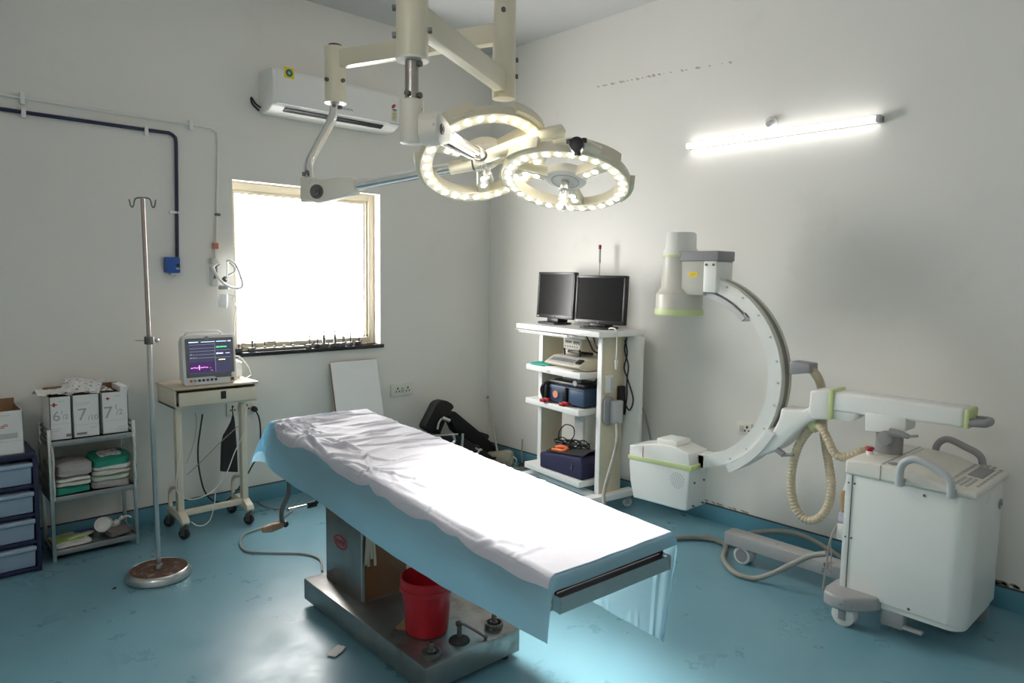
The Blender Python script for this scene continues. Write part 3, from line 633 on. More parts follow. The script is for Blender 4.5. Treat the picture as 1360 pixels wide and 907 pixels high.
b = B(); c = Vector((-3.02, -.14, .10)); d = Vector((.5, -.3, .55)).normalized(); lathe(b, [(0, -.05), (.02, -.05), (.023, -.02), (.02, .01), (.009, .022), (.009, .035), (0, .035)], c, d); part('bottle_body', b, m_offw, bt)
b = B(); cyl(b, c+d*.035, c+d*.05, .012); tube(b, [c+d*.05, c+d*.056+Vector((.02, -.01, .0)), c+d*.05+Vector((.04, -.02, -.006))], .005); part('pump_head', b, m_white, bt)
b = B(); pillow(b, (-3.03, -.225, .078), (.12, .08, .04), rz=.3, seed=44, amp=.012); solo('grey_pouch', b, M('grey_pouch', (.16, .15, .15), rough=.7, bump=.3), 'dull grey pouch in front of the cup on the bottom tier', 'pouch')
# ================================================================== drawer tower at the left edge
du = thing('drawer_tower', 'navy plastic tower of four pale blue drawers at the left edge', 'drawer unit', (-3.66, -.2, 0), .0)
x0, x1, y0, y1 = -3.89, -3.428, -.372, -.03
b = B(); bx(b, (x0, y0+.012, .0), (x0+.02, y1, .635), bev=.004); bx(b, (x1-.02, y0+.012, 0), (x1, y1, .635), bev=.004); bx(b, (x0, y1-.015, .0), (x1, y1, .635), bev=.004)
bx(b, (x0, y0, .608), (x1, y1, .64), bev=.008)
for z in (.006, .152, .298, .452): bx(b, (x0, y0+.004, z), (x1, y1, z+.02), bev=.004)
for x in (x0, x1-.022): bx(b, (x, y0, 0), (x+.022, y0+.03, .62), bev=.005)
part('frame', b, m_navy, du)
m_db = M('pale_blue_plastic', (.34, .44, .56), rough=.35)
for z in (.028, .174, .320, .474):
    b = B(); prism(b, [(y0+.012, z), (y0-.004, z+.095), (y0-.010, z+.112), (y1-.03, z+.112), (y1-.03, z)], FYZ, x0+.028, x1-.028, bev=.005); d = part('drawer', b, m_db, du)
    b = B(); prism(b, [(y0-.004, z+.088), (y0-.022, z+.098), (y0-.022, z+.116), (y0-.004, z+.118)], FYZ, x0+.024, x1-.024, bev=.004); part('drawer_lip', b, m_db, d)
    b = B(); bx(b, ((x0+x1)/2+.045, y0-.006, z+.01), ((x0+x1)/2+.049, y0+.006, z+.09), bev=.001, mat=None); part('drawer_rib', b, M('blue_grey_plastic', (.27, .36, .47), rough=.4), d)
    z0 = z
t, T, hx, hy, hz = carton('carton', 'open white carton with red print on top of the drawer tower', (-3.77, -.355, .64), (-3.478, -.1, .868), flaps=True)
print_on(t, T, hy, [('red_print', m_inkred, [(.05, .15, .03, .004), (.045, .142, .02, .004), (.06, .158, .02, .003)]), ('printed_block', m_lgrey, [(.02, .085, .1, .028)]), ('printed_line', m_lgrey, [(.03, .07, .11, .002)]), ('printed_mark', m_lgrey, [(.04, .205, .05, .003)])])
# ================================================================== operating table
ot = thing('operating_table', 'stainless steel operating table under the blue and white sheet', 'operating table', (-2.334, -2.144, 0))
TB = Matrix.Translation((-2.3335, -2.1435, 0)) @ Matrix.Rotation(math.radians(-1), 4, 'Z')
m_otb = M('scuffed_steel', (.33, .32, .31), rough=.33, metal=.9, var=.2, scale=12, stain=(.17, .15, .135), sscale=5, samt=.55, sw=.15)
hw, hl = .239, .512
b = B(); bx(b, (-hw, -hl, .028), (hw, hl, .13), bev=.006, mat=TB); base = part('base', b, m_otb, ot)
b = B()
for x in (-hw+.05, hw-.05):
    for y in (-hl+.05, hl-.05): cyl(b, TB @ Vector((x, y, 0)), TB @ Vector((x, y, .03)), .022)
part('base_foot', b, m_rubber, ot)
# column and its two face seams
cx0, cx1, cy0, cy1 = -.155, .075, .095, .445
b = B(); bx(b, (cx0, cy0, .128), (cx1, cy1, .64), bev=.004, mat=TB); col_ = part('column', b, m_otb, ot)
b = B(); bx(b, (cx0-.006, cy0-.004, .14), (cx0+.004, cy0+.006, .60), mat=TB); part('corner_trim', b, m_steel, col_)
b = B(); bx(b, (cx0+.012, cy0-.004, .135), (cx1-.004, cy0+.002, .635), bev=.001, mat=TB); part('brown_face', b, M('column_brown', (.17, .075, .032), rough=.35, var=.15, scale=6), col_)  # thin brown slab over the column's near face
b = B(); bx(b, (cx0+.03, cy0+.02, .128), (cx1-.0, cy1-.02, .70), bev=.003, mat=TB); bx(b, (cx0-.05, cy0-.12, .64), (cx1+.05, cy1+.12, .68), bev=.004, mat=TB); part('column_head', b, m_otb, ot)
# red oval emblem with unreadable marks on the side of the column
ex, ey, ez = cx0-.0015, .30, .352
def ov(a, rw, rh): return (ey-rw*math.cos(a), ez+rh*math.sin(a))
b = B(); N = 28
for i in range(N):
    a, c = 2*PI*i/N, 2*PI*(i+1)/N
    prism(b, [ov(a, .062, .033), ov(c, .062, .033), ov(c, .053, .025), ov(a, .053, .025)], FYZ, ex, ex+.002)
b.transform(TB); em_ = part('emblem', b, M('faded_red_print', (.40, .03, .04), rough=.6), col_)
b = B()
for k, w in enumerate((.012, .009, .011, .009, .010)):
    y = ey+.034-.0165*k
    for dy, dz, ww, hh in ((0, 0, .0022, .024), (w*.5, 0, .0022, .024)) if k % 2 == 0 else ((w*.2, -.009, .009, .0025), (w*.2, .0, .008, .0025), (w*.2, .009, .009, .0025), (w*.55, 0, .0022, .02)):
        bx(b, (ex, y-dy-ww/2, ez+dz-hh/2), (ex+.002, y-dy+ww/2, ez+dz+hh/2))
b.transform(TB); part('emblem_marks', b, MATS['faded_red_print'], em_)
# paper tape strips hanging on the column's edge
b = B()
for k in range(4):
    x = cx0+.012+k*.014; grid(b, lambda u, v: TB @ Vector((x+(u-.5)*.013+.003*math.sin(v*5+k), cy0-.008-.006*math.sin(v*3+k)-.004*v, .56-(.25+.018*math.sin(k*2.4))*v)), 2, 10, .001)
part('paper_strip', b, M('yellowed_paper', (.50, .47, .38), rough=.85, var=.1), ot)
# floor-lock jacks and hydraulic pump on the base
for px, py in ((573, 872), (656, 833)):
    p = onz(px, py, .13); jk = B(); lathe(jk, [(.022, 0), (.037, 0), (.039, .010), (.037, .022), (.031, .024), (.028, .012), (.022, .006)], (p.x, p.y, .13), n=28, closed=True); j = part('jack_ring', jk, m_dsteel, ot)
    b = B(); lathe(b, [(0, .058), (.009, .058), (.011, .054), (.011, .03), (.016, .026), (.017, .008), (.028, .006), (.028, .0), (0, 0)], (p.x, p.y, .13), n=20); part('jack_screw', b, m_dsteel, j)
p = onz(610, 851, .13)
b = B(); lathe(b, [(0, .022), (.012, .022), (.02, .016), (.038, .010), (.043, .004), (.043, 0), (0, 0)], (p.x, p.y, .13), n=28); pu = part('pump_boot', b, m_rubber, ot)
b = B(); cyl(b, (p.x, p.y, .15), (p.x, p.y, .195), .010); lathe(b, [(.006, -.005), (.014, -.005), (.014, .005), (.006, .005)], (p.x-.002, p.y, .202), (1, .3, 0), n=16, closed=True); part('pump_stem', b, m_dsteel, pu)
b = B(); tube(b, [(p.x, p.y, .20), (p.x+.02, p.y-.01, .195), (p.x+.075, p.y-.05, .15), (p.x+.085, p.y-.058, .141)], .0055, k=3); sph(b, (p.x+.088, p.y-.06, .14), .009, n=10); part('pump_lever', b, m_dsteel, pu)
# table top: frame, mattress
O2 = Vector((-2.352, -2.36, 0)); AX = Vector((-.05, -.99875, 0)); CX = Vector((.99875, -.05, 0))
S0, S1, HWD = -1.05, 1.05, .262
def ztop(s): return .802-.038*max(S0, min(S1, s))
def TP(s, t, z=0): return O2+AX*s+CX*t+Vector((0, 0, ztop(s)+z))
def slab(b, s0, s1, t0, t1, z0, z1, bev=.004):
    t = bmesh.new(); bmesh.ops.create_cube(t, size=1)
    for v in t.verts: v.co = TP(s0 if v.co.x < 0 else s1, t0 if v.co.y < 0 else t1, z0 if v.co.z < 0 else z1)
    if bev: bmesh.ops.bevel(t, geom=t.edges[:], offset=bev, segments=2, affect='EDGES', profile=.5)
    bmesh.ops.recalc_face_normals(t, faces=t.faces[:]); _merge(b, t)
b = B(); slab(b, S0+.04, S1-.005, -HWD+.016, HWD-.016, -.105, -.078); slab(b, -.9, .55, -.13, .13, -.16, -.10)
slab(b, S1-.035, S1-.004, -HWD+.014, HWD-.014, -.112, -.070, .003)
for t_ in (-HWD+.03, HWD-.03): slab(b, S0+.05, S1-.05, t_-.012, t_+.012, -.125, -.095, .003)
part('top_frame', b, m_steel, ot)
b = B(); slab(b, S0+.03, .30, -HWD+.022, HWD-.022, -.078, -.022, .018); slab(b, .31, S1-.045, -HWD+.022, HWD-.022, -.078, -.022, .018); part('mattress', b, M('maroon_vinyl', (.10, .012, .018), rough=.45), ot)
# crank handle and locking rod below the head end
def tz(x, y, Y): return ony(x, y, Y)
b = B(); tube(b, [tz(382, 628, -1.36), tz(383.5, 640, -1.36), tz(383, 657, -1.36), tz(375, 675, -1.36), tz(374, 690, -1.36), tz(378, 697, -1.36)], .0115, k=4); cr = part('crank_arm', b, m_dsteel, ot)
b = B(); a, c = tz(374, 697, -1.355), tz(349, 704, -1.38); cyl(b, a, lerp(a, c, .6), .017, .022, bev=.003); cyl(b, lerp(a, c, .6), c, .022, .014, bev=.004); part('crank_grip', b, M('wooden_grip', (.46, .29, .19), rough=.6), cr, 'worn wooden grip')
b = B(); sph(b, tz(379, 696, -1.355), .017, n=12); part('crank_nut', b, m_black, cr)
b = B(); cyl(b, tz(383, 677, -1.35), tz(409, 671, -1.35), .008); part('lock_rod', b, m_chrome, ot)
b = B(); cyl(b, tz(408, 671.5, -1.35), tz(420, 668.5, -1.35), .016, bev=.003); cyl(b, tz(418, 669, -1.35), TP(-.62, -.02, -.16), .011); cyl(b, tz(382, 628, -1.36), TP(-.92, 0, -.12), .011); part('rod_bracket', b, m_rubber, ot)
# ------------------------------------------------------------------ sheet over the table
CREASE = []
_rc = random.Random(11)
for k in range(70):
    s0 = -1.02+_rc.random()**1.35*1.9
    CREASE.append((s0, -.26+.5*_rc.random(), .05+.17*_rc.random(), math.radians(_rc.choice((-1, 1))*_rc.random()*14+6), .0045+.0065*_rc.random(), .006+.008*_rc.random()))
for k in range(34):
    CREASE.append((-1.0+1.9*_rc.random(), -.27+.12*_rc.random(), .07+.09*_rc.random(), math.radians(40+70*_rc.random()), .007+.009*_rc.random(), .010+.008*_rc.random()))
def wrinkle(s, t):
    k = .35+.65*max(0, min(1, (.6-s)/1.2))
    v = 0
    for s0, t0, L, a, h, w in CREASE:
        ds, dt = s-s0, t-t0
        if abs(ds) > .3: continue
        c, q = math.cos(a), math.sin(a)
        al = dt*c+ds*q; ac = -dt*q+ds*c
        ac += .012*noise.noise(Vector((al*9, s0*5, 2)))
        if abs(al) < L and abs(ac) < w*3:
            f = (1-(al/L)**2)
            v += h*f*(max(0, 1-abs(ac)/w)-.45*max(0, 1-abs(ac-w*1.4)/w))
    n2 = noise.noise(Vector((s*4-t*3.5, t*4.5+s*2.2, 8.4))); v += .005*(1-abs(n2)*2.4)
    n3 = noise.noise(Vector((s*11+t*3, t*3-s*2, 1.7))); v += .003*(1-abs(n3)*2.2)
    v = v*k+.004*noise.noise(Vector((s*2.5, t*2.5, 5)))
    return max(-.008, v)
HANG_L, HANG_R, FAR, NEAR = .245, .435, .17, .040
def sheet_pt(s, t, off=0):
    os = max(0, S0-s); on = max(0, s-S1+.012); ot_ = max(0, abs(t)-HWD); sg = -1 if t < 0 else 1
    o = math.sqrt(os*os+ot_*ot_+on*on)
    sc_, tc = max(S0, min(S1-.012, s)), max(-HWD, min(HWD, t))
    rd = .02
    def bend(q): return rd*(1-math.exp(-q/rd)) if q > 0 else 0
    drop = o-bend(o)*.75
    fl = .10
    ds = -(bend(os)+fl*os)+(bend(on)*.7); dt = sg*(bend(ot_)+fl*ot_)
    if os > 0 and ot_ > 0: ds -= .45*ot_*min(1, os/.1); dt += sg*.25*os
    z = -drop+wrinkle(s, t)*(1 if o < .03 else max(0, 1-(o-.03)/.05))
    w = 0
    if t > HWD: ds -= .16*ot_*max(0, 1-(S1-s)/.3)
    if ot_ > .02: w = (.010*math.sin(s*5.2+sg)+.016*noise.noise(Vector((s*2.2, sg*4, o*1.5)))+.006*noise.noise(Vector((s*7, sg*2, o*5))))*min(1, ot_/.1)
    if t > HWD: w += .010*min(1, ot_/.1)*(abs(((s/.085) % 2)-1)-.5)+.004*min(1, ot_/.1)*(1 if abs(((s/.085) % 1)-.5) < .06 else 0)
    w = max(-.005, w)
    p = TP(sc_+ds, tc+dt+sg*w, z); p.z = p.z
    if off:
        # lift along the local outward direction
        u = min(1, o/.03)
        p += Vector((0, 0, off*(1-u)))+(CX*sg*off*u if ot_ > 0 else -AX*off*u if os > 0 else AX*off*u)
    return p
dr = thing('table_sheet', 'pale blue disposable sheet hanging over both sides of the operating table', 'sheet', (O2.x, O2.y, .5))
m_sheet = M_cloth('blue_nonwoven', (.46, .76, .91), tl=.5)
m_panel = M_cloth('white_nonwoven', (.72, .71, .79), tl=.2, bump=.15)
def tmap(v):
    t0, t1 = -HWD-HANG_L, HWD+HANG_R
    return t0+(t1-t0)*v
b = B()
def f_sheet(u, v):
    s = S0-FAR+(S1+NEAR-S0+FAR)*u; t = tmap(v)
    tt = t
    if t < -HWD: tt = -HWD+(t+HWD)*(.97+.06*math.sin(s*1.7+.6)-.22*max(0, s-.1))
    return sheet_pt(s, tt)
grid(b, f_sheet, 300, 150)
part('blue_layer', b, m_sheet, dr, smooth=180)
b = B()
def f_panel(u, v):
    s = S0+.012+(S1-.014-S0-.012)*u
    tl = -HWD-.040-.016*noise.noise(Vector((s*3.2, 1, 1)))-.028*abs(math.sin(s*6+noise.noise(Vector((s*4, 4, 4)))*3))
    if s < -.9: tl = lerp((tl, 0, 0), (-HWD+.01, 0, 0), (-.9-s)/.15).x
    tr = HWD+.012
    return sheet_pt(s, tl+(tr-tl)*v, .0035)
grid(b, f_panel, 440, 170)
part('white_layer', b, m_panel, dr, 'white absorbent layer lying on top', smooth=180)
# fold creases in the hanging side of the sheet are left to the mesh
# ------------------------------------------------------------------ red bucket on the base
BC = onz(567, 836, .13)
bk = thing('bucket', 'red plastic bucket standing on the operating table base', 'bucket', (BC.x, BC.y, .1312))
b = B(); lathe(b, [(0, 0), (.080, 0), (.086, .004), (.088, .012), (.102, .195), (.108, .197), (.110, .232), (.106, .235), (.104, .2), (.084, .012), (0, .010)], (BC.x, BC.y, .1312), n=48); part('bucket_wall', b, m_red, bk)
b = B(); lathe(b, [(.108, .180), (.1125, .1825), (.1115, .197), (.107, .197)], (BC.x, BC.y, .1312), n=48, closed=True); part('bucket_rim', b, m_red, bk)
b = B(); pillow(b, (BC.x-.055, BC.y+.085, .134), (.07, .05, .006), rz=.4, seed=71, amp=.003); solo('cardboard_scrap', b, m_card, 'brown cardboard scrap beside the red bucket on the table base', 'scrap')
# paper scrap on the floor
p = onz(447, 866, 0); b = B(); grid(b, lambda u, v: Vector((p.x, p.y, .006))+Matrix.Rotation(.5, 3, 'Z') @ Vector(((u-.5)*.085, (v-.5)*.05*(1-.4*abs(u-.5)), .006*abs(noise.noise(Vector((u*5, v*4, 2)))))), 12, 8, .002); solo('paper_scrap', b, m_paper, 'torn white paper scrap lying on the floor near the table base', 'scrap')
p = onz(152, 782, 0); b = B(); sph(b, (p.x, p.y, .004), .012, (1, .5, .35), n=10, rot=(0, 0, .5)); solo('lint', b, m_rubber, 'tiny dark lint on the floor left of the drip stand', 'lint')
# foot switch / crank lead lying on the floor
pts = [onz(x, y, .008) for x, y in ((428, 758), (424, 742), (400, 735), (360, 734), (328, 732), (319, 722), (324, 710), (345, 702), (372, 690), (388, 678))]
cable('floor_cable', 'grey cable looping on the floor beside the operating table', pts, .006, m_wireg)
pts = [onz(x, y, .006) for x, y in ((331, 652), (340, 664), (352, 672), (370, 676), (388, 672), (398, 664))]
cable('floor_cable', 'thin grey cable on the floor right of the monitor stand', pts, .0045, m_wireg)
# ================================================================== ceiling surgical light
m_lamp = M('cream_lamp_enamel', (.76, .71, .56), rough=.35, var=.03, stain=(.35, .16, .08), sscale=14, samt=.735, sw=.02)
m_lampw = M('chipped_white_enamel', (.80, .77, .69), rough=.4, var=.04, stain=(.25, .13, .08), sscale=22, samt=.68, sw=.03)
m_led = M('lit_led', (1, 1, 1), emit=(1, .95, .84), es=40)
m_lens = M('led_reflector', (.75, .73, .66), rough=.15, metal=.3)
PB = ond(669, 132, 3.1)
sl = thing('surgical_light', 'cream twin head surgical light hanging from a ceiling post, both rings lit', 'surgical light', (PB.x, PB.y, H))
b = B(); cyl(b, (PB.x, PB.y, PB.z), (PB.x, PB.y, 2.62), .051, n=32, bev=.003); cyl(b, (PB.x, PB.y, 2.618), (PB.x, PB.y, H-.02), .049, n=32); lathe(b, [(0, 0), (.13, 0), (.13, -.02), (.05, -.03)], (PB.x, PB.y, H)); post = part('ceiling_post', b, m_lamp, sl)
def bolts(par, c, r, zs, dirs):
    for z in zs:
        for d in dirs:
            d = Vector(d).normalized(); b = B(); cyl(b, Vector((c.x, c.y, z))+d*(r-.004), Vector((c.x, c.y, z))+d*(r+.012), .0105, n=6); part('bolt', b, m_dsteel, par)
bolts(post, PB, .05, (2.47, 2.54), [RT])
bolts(post, PB, .049, (2.73, 2.79), [-FW-RT*.1])
def arm(a, c, w, h, nm, par, m):
    b = B(); d = (c-a); L = d.length; T = Matrix.Translation((a+c)/2) @ Matrix.Rotation(math.atan2(d.y, d.x), 4, 'Z') @ Matrix.Rotation(-math.asin(d.z/L), 4, 'Y')
    box(b, (0, 0, 0), (L, w, h), bev=.005, mat=T); return part(nm, b, m, par)
HL = ond(445, 80, 3.47); HC = ond(547.5, 24, 2.27)
za = 2.655
arm(Vector((PB.x, PB.y, za)), Vector((HL.x, HL.y, za-.01)), .05, .085, 'swivel_arm', sl, m_lamp)
zb = 2.435
arm(Vector((PB.x, PB.y, zb+.005)), Vector((HC.x, HC.y, zb)), .05, .088, 'swivel_arm', sl, m_lamp)
# hubs
b = B(); cyl(b, (HL.x, HL.y, 2.44), (HL.x, HL.y, 2.705), .052, n=32, bev=.003); hubl = part('hub', b, m_lamp, sl)
b = B(); cyl(b, (HL.x, HL.y, 2.70), (HL.x, HL.y, 2.718), .034, bev=.004); part('hub_cap', b, m_black, hubl)
bolts(hubl, HL, .052, (2.535,), [-FW-RT*.6, -FW+RT*1.4])
b = B(); cyl(b, (HL.x, HL.y, 2.436), (HL.x, HL.y, 2.4405), .0535, n=32); part('hub_ring', b, m_lampw, hubl)
b = B(); cyl(b, (HC.x, HC.y, 2.295), (HC.x, HC.y, 2.60), .052, n=32, bev=.003); hubc = part('hub', b, m_lamp, sl)
b = B(); cyl(b, (HC.x, HC.y, 2.288), (HC.x, HC.y, 2.2955), .0535, n=32); part('hub_ring', b, m_lampw, hubc)
b = B(); cyl(b, (HC.x, HC.y, 2.493), (HC.x, HC.y, 2.495), .0526, n=32); part('rust_line', b, M('rust_brown', (.2, .07, .03), rough=.9), hubc)
bolts(hubc, HC, .052, (2.37, 2.455), [-RT]); bolts(hubc, HC, .052, (2.385,), [RT])
# left drop: bent chrome tube
J1 = ond(423, 255, 3.42)
q = [Vector((HL.x, HL.y, 2.45)), ond(441.5, 158, 3.47), ond(409, 218, 3.44), ond(412, 244, 3.42)]
def seg_path(q, r):
    out = [q[0]]
    for i in range(1, len(q)-1):
        a = (q[i-1]-q[i]).normalized(); c = (q[i+1]-q[i]).normalized()
        for t in range(5):
            u = t/4; out.append((q[i]+a*r)*(1-u)**2+q[i]*2*u*(1-u)+(q[i]+c*r)*u*u)
    return out+[q[-1]]
b = B(); tube(b, seg_path(q, .035), .0225, n=18, k=0); dt_ = part('drop_tube', b, m_chrome, sl)
bolts(dt_, Vector((HL.x, HL.y, 0)), .022, (2.415,), [-FW, RT-FW*.3])
def bolt_at(par, p, d, r=.010, l=.012):
    d = Vector(d).normalized(); b = B(); cyl(b, p, p+d*l, r, n=6); part('bolt', b, m_dsteel, par)
bolt_at(dt_, ond(408.5, 229, 3.40), -FW); bolt_at(dt_, ond(405, 231, 3.42), -RT)
k0 = ond(412, 237, 3.42); k1 = ond(412, 269, 3.42)
b = B(); box(b, (k0+k1)/2, (.072, .072, (k0-k1).length), rot=(0, 0, .6), bev=.008); jl = part('knuckle', b, m_lampw, sl)
A1 = ond(425, 255.5, 3.38); A2 = ond(656, 212.5, 3.2)
da = (A2-A1).normalized(); side = da.cross(Vector((0, 0, 1))).normalized(); upv = side.cross(da)
def fA(u, v, h): return A1+da*u+upv*v+side*h
b = B(); prism(b, [(.053*math.cos(a), .053*math.sin(a)) for a in [PI/2+i*PI/10 for i in range(11)]]+[(.19, -.038), (.19, .038), (.1, .05)], fA, -.034, .034, bev=.006); part('spring_arm_case', b, m_lampw, sl)
b = B(); cyl(b, fA(0, 0, .03), fA(0, 0, .045), .02); cyl(b, fA(0, 0, .044), fA(0, 0, .05), .009, n=6); cyl(b, fA(0, 0, .034), fA(0, 0, .0365), .034) ; part('pivot_bolt', b, m_dsteel, jl)
b = B(); L1 = (A2-A1).length; cyl(b, fA(.18, 0, 0), fA(L1-.20, 0, 0), .0245, n=24); part('spring_arm_tube', b, m_chrome, sl)
b = B(); cyl(b, fA(L1-.21, 0, 0), fA(L1-.02, 0, 0), .030, n=24, bev=.003); c1 = part('arm_collar', b, m_lamp, sl)
b = B(); cyl(b, fA(L1-.10, 0, 0), fA(L1-.092, 0, 0), .0308, n=24); part('collar_seam', b, m_dsteel, c1)
# centre drop
b = B(); cyl(b, (HC.x, HC.y, 2.15), (HC.x, HC.y, 2.30), .0235, n=24); dc = part('drop_tube', b, M('steel_tube', (.45, .43, .41), rough=.28, metal=1, var=.15, scale=18), sl)
bolts(dc, HC, .0235, (2.175, 2.275), [RT-FW*.5]); bolts(dc, HC, .0235, (2.178,), [-FW-RT*.4])
kz1 = ond(549, 188, 2.27).z
b = B(); cyl(b, (HC.x, HC.y, kz1), (HC.x, HC.y, 2.165), .040, .0385, n=28, bev=.005); jc = part('knuckle', b, m_lampw, sl)
C1 = ond(573, 172, 2.28); C2 = ond(637, 206, 2.95)
db = (C2-C1).normalized(); sb = db.cross(Vector((0, 0, 1))).normalized(); ub = sb.cross(db)
def fC(u, v, h): return C1+db*u+ub*v+sb*h
b = B(); prism(b, [(-.05, .03), (-.03, .05), (0, .056), (.04, .048), (.12, .03), (.12, -.03), (.03, -.046), (0, -.052), (-.03, -.04), (-.05, -.02)], fC, -.034, .034, bev=.01); part('spring_arm_case', b, m_lampw, sl)
b = B(); cyl(b, fC(-.002, 0, .03), fC(-.002, 0, .04), .017, n=20); cyl(b, fC(-.002, 0, .04), fC(-.002, 0, .044), .008, n=6); part('pivot_bolt', b, m_dsteel, jc)
L2 = (C2-C1).length
b = B(); cyl(b, fC(.1, .004, 0), fC(L2-.08, .004, 0), .0235, n=24); cyl(b, fC(.1, -.012, .0), fC(L2-.16, -.012, 0), .0215, n=24); part('spring_arm_tube', b, m_chrome, sl)
b = B(); cyl(b, fC(L2-.09, .004, 0), fC(L2+.02, .004, 0), .0265, n=24, bev=.003); part('arm_collar', b, M('worn_pinkish_steel', (.6, .52, .45), rough=.3, metal=.8), sl)
# ------------------------------------------------------------------ lamp heads
m_clearh = M_glass('clear_handle', (.93, .93, .93), .22, .05, .12, (.8, .78, .74))
def head(c, n, roll, leds, lab):
    c = Vector(c); n = Vector(n).normalized()
    t = n.cross(Vector((0, 0, 1))).normalized(); s = n.cross(t)
    def rt(a): return t*math.cos(a)+s*math.sin(a)
    RO_, RI = .290, .236
    b = B(); N = 72
    # channel: outer wall, flat lit face, inner wall, back
    prof = [(RI, .0), (RO_, .0), (RO_+.004, -.006), (RO_, -.048), (RO_-.012, -.054), (RI+.012, -.054), (RI, -.048)]
    lathe(b, prof, c, n, n=N, closed=True)
    hd_ = part('lamp_head', b, m_lamp, sl, lab)
    # outer housing blocks on the back of the ring
    for k in range(5):
        a = roll+k*2*PI/5+.35; b = B(); m = 7
        pa = [rt(a+.62*i/m) for i in range(m+1)]
        for i in range(m):
            t_ = bmesh.new(); vs = []
            for h0 in (-.012, -.062):
                for rr, dd in ((RO_-.004, pa[i]), (RO_-.004, pa[i+1]), (RO_+.022, pa[i+1]), (RO_+.022, pa[i])): vs.append(t_.verts.new(c+dd*rr+n*h0))
            for q_ in ((0, 1, 2, 3), (7, 6, 5, 4), (0, 4, 5, 1), (1, 5, 6, 2), (2, 6, 7, 3), (3, 7, 4, 0)): t_.faces.new([vs[z] for z in q_])
            bmesh.ops.recalc_face_normals(t_, faces=t_.faces[:]); _merge(b, t_)
        part('ring_housing', b, m_lamp, hd_)
    # spokes and hub
    sp = [roll+PI/2*0, roll+2*PI/3, roll+4*PI/3]
    b = B(); lathe(b, [(0, -.010), (.082, -.010), (.095, -.016), (.100, -.05), (.085, -.058), (0, -.058)], c, n, n=40); hb = part('centre_plate', b, m_lampw, hd_)
    b = B(); lathe(b, [(.062, -.0085), (.064, -.0085), (.064, -.011), (.062, -.011)], c, n, n=40, closed=True); part('plate_groove', b, m_grey, hd_)
    for a in sp:
        d = rt(a); w = n.cross(d); b = B()
        T = Matrix((d, w, n)).transposed().to_4x4(); T.translation = c
        bx(b, (.09, -.028, -.05), (RI+.006, .028, -.004), bev=.005, mat=T); part('spoke', b, m_lamp, hd_)
    # leds
    first = None
    def led(p):
        nonlocal first
        if first is None:
            b = B(); lathe(b, [(0, .0035), (.009, .003), (.0122, .0005), (.0122, -.001)], (0, 0, 0), n, n=14)
            me = bpy.data.meshes.new('led'); b.to_mesh(me); b.free(); me.materials.append(m_led); me.shade_smooth(); first = me
        o = bpy.data.objects.new('led', first); COL.objects.link(o); o.parent = hd_
        o.location = p-Vector(sl.location)
    for k in range(leds): led(c+rt(roll+.06+2*PI*k/leds)*.263+n*.001)
    for a in sp:
        for rr in (.135, .185): led(c+rt(a)*rr-n*.003)
    # handle
    b = B(); cyl(b, c-n*.01, c+n*.03, .020, n=20, bev=.002); part('handle_socket', b, m_steel, hd_)
    b = B(); cyl(b, c+n*.03, c+n*.035, .016); cyl(b, c+n*.03, c+n*.115, .006, n=10); part('handle_core', b, m_chrome, hd_)
    b = B(); lathe(b, [(.012, .028), (.0225, .03), (.0215, .07), (.0235, .09), (.0225, .12), (.012, .128), (0, .128)], c, n, n=20); part('handle_sleeve', b, m_clearh, hd_)
    # light
    ld = bpy.data.lights.new('lamp_beam', 'SPOT'); lo = bpy.data.objects.new('lamp_beam', ld); COL.objects.link(lo)
    lo.location = c+n*.02
    lo.rotation_euler = (-n).to_track_quat('Z', 'Y').to_euler()
    ld.energy = LAMP_W; ld.color = (1, .97, .90); ld.shadow_soft_size = .2; ld.spot_size = math.radians(46); ld.spot_blend = .75
    return c, n, rt, hd_
LAMP_W = 140
c1_, n1_, r1_, h1_ = head(ond(750.3, 243.8, 3.2), (-.31, -.146, -.939), -.55, 30, 'right hand ring head nearest the monitors')
c2_, n2_, r2_, h2_ = head(ond(642.5, 213.2, 3.2), (-.18, -.517, -.837), -.2, 30, 'left hand ring head, the brighter one')
# yokes
def yoke(pts, r, nm, fl=.6):
    b = B(); tube(b, pts, r, n=14, k=8, flat=fl); return part(nm, b, m_lamp, sl)
def near_ring(c, rt, px, py, R=.30):
    best = min(((i*PI/90) for i in range(180)), key=lambda a: (lambda p: (((p-CAM).dot(RT)/(p-CAM).dot(FW))*FPX+680-px)**2+((-(p-CAM).dot(UP)/(p-CAM).dot(FW))*FPX+453.5-py)**2)(c+rt(a)*R))
    return best
a0 = near_ring(c1_, r1_, 764, 198)
e = c1_+r1_(a0)*.30-n1_*.03
yk = yoke([A2-da*.05, A2+da*.06, lerp(A2, e, .55)+Vector((0, 0, .018)), e+Vector((0, 0, .012)), c1_+r1_(a0-.35)*.305-n1_*.03 if (c1_+r1_(a0-.35)*.3-e).dot(RT) > 0 else c1_+r1_(a0+.35)*.305-n1_*.03], .034, 'yoke')
b = B(); kd = (-FW-RT*.2).normalized(); kp = ond(767, 195, (e-CAM).dot(FW)-.04); cyl(b, kp, kp+kd*.05, .030, n=24, bev=.006); cyl(b, kp-kd*.01, kp+kd*.0, .02)
for a in range(3): box(b, kp+kd*.025+RT*.034*math.cos(a*2.1+.6)+UP*.034*math.sin(a*2.1+.6), (.018, .018, .018))
part('yoke_knob', b, m_black, sl)
a2 = near_ring(c2_, r2_, 716, 186)
e2 = c2_+r2_(a2)*.30-n2_*.03
yoke([C2, C2+db*.08, ond(690, 190, 3.12), ond(725, 178, 3.12), ond(746, 173, 3.14)], .034, 'yoke', .8)
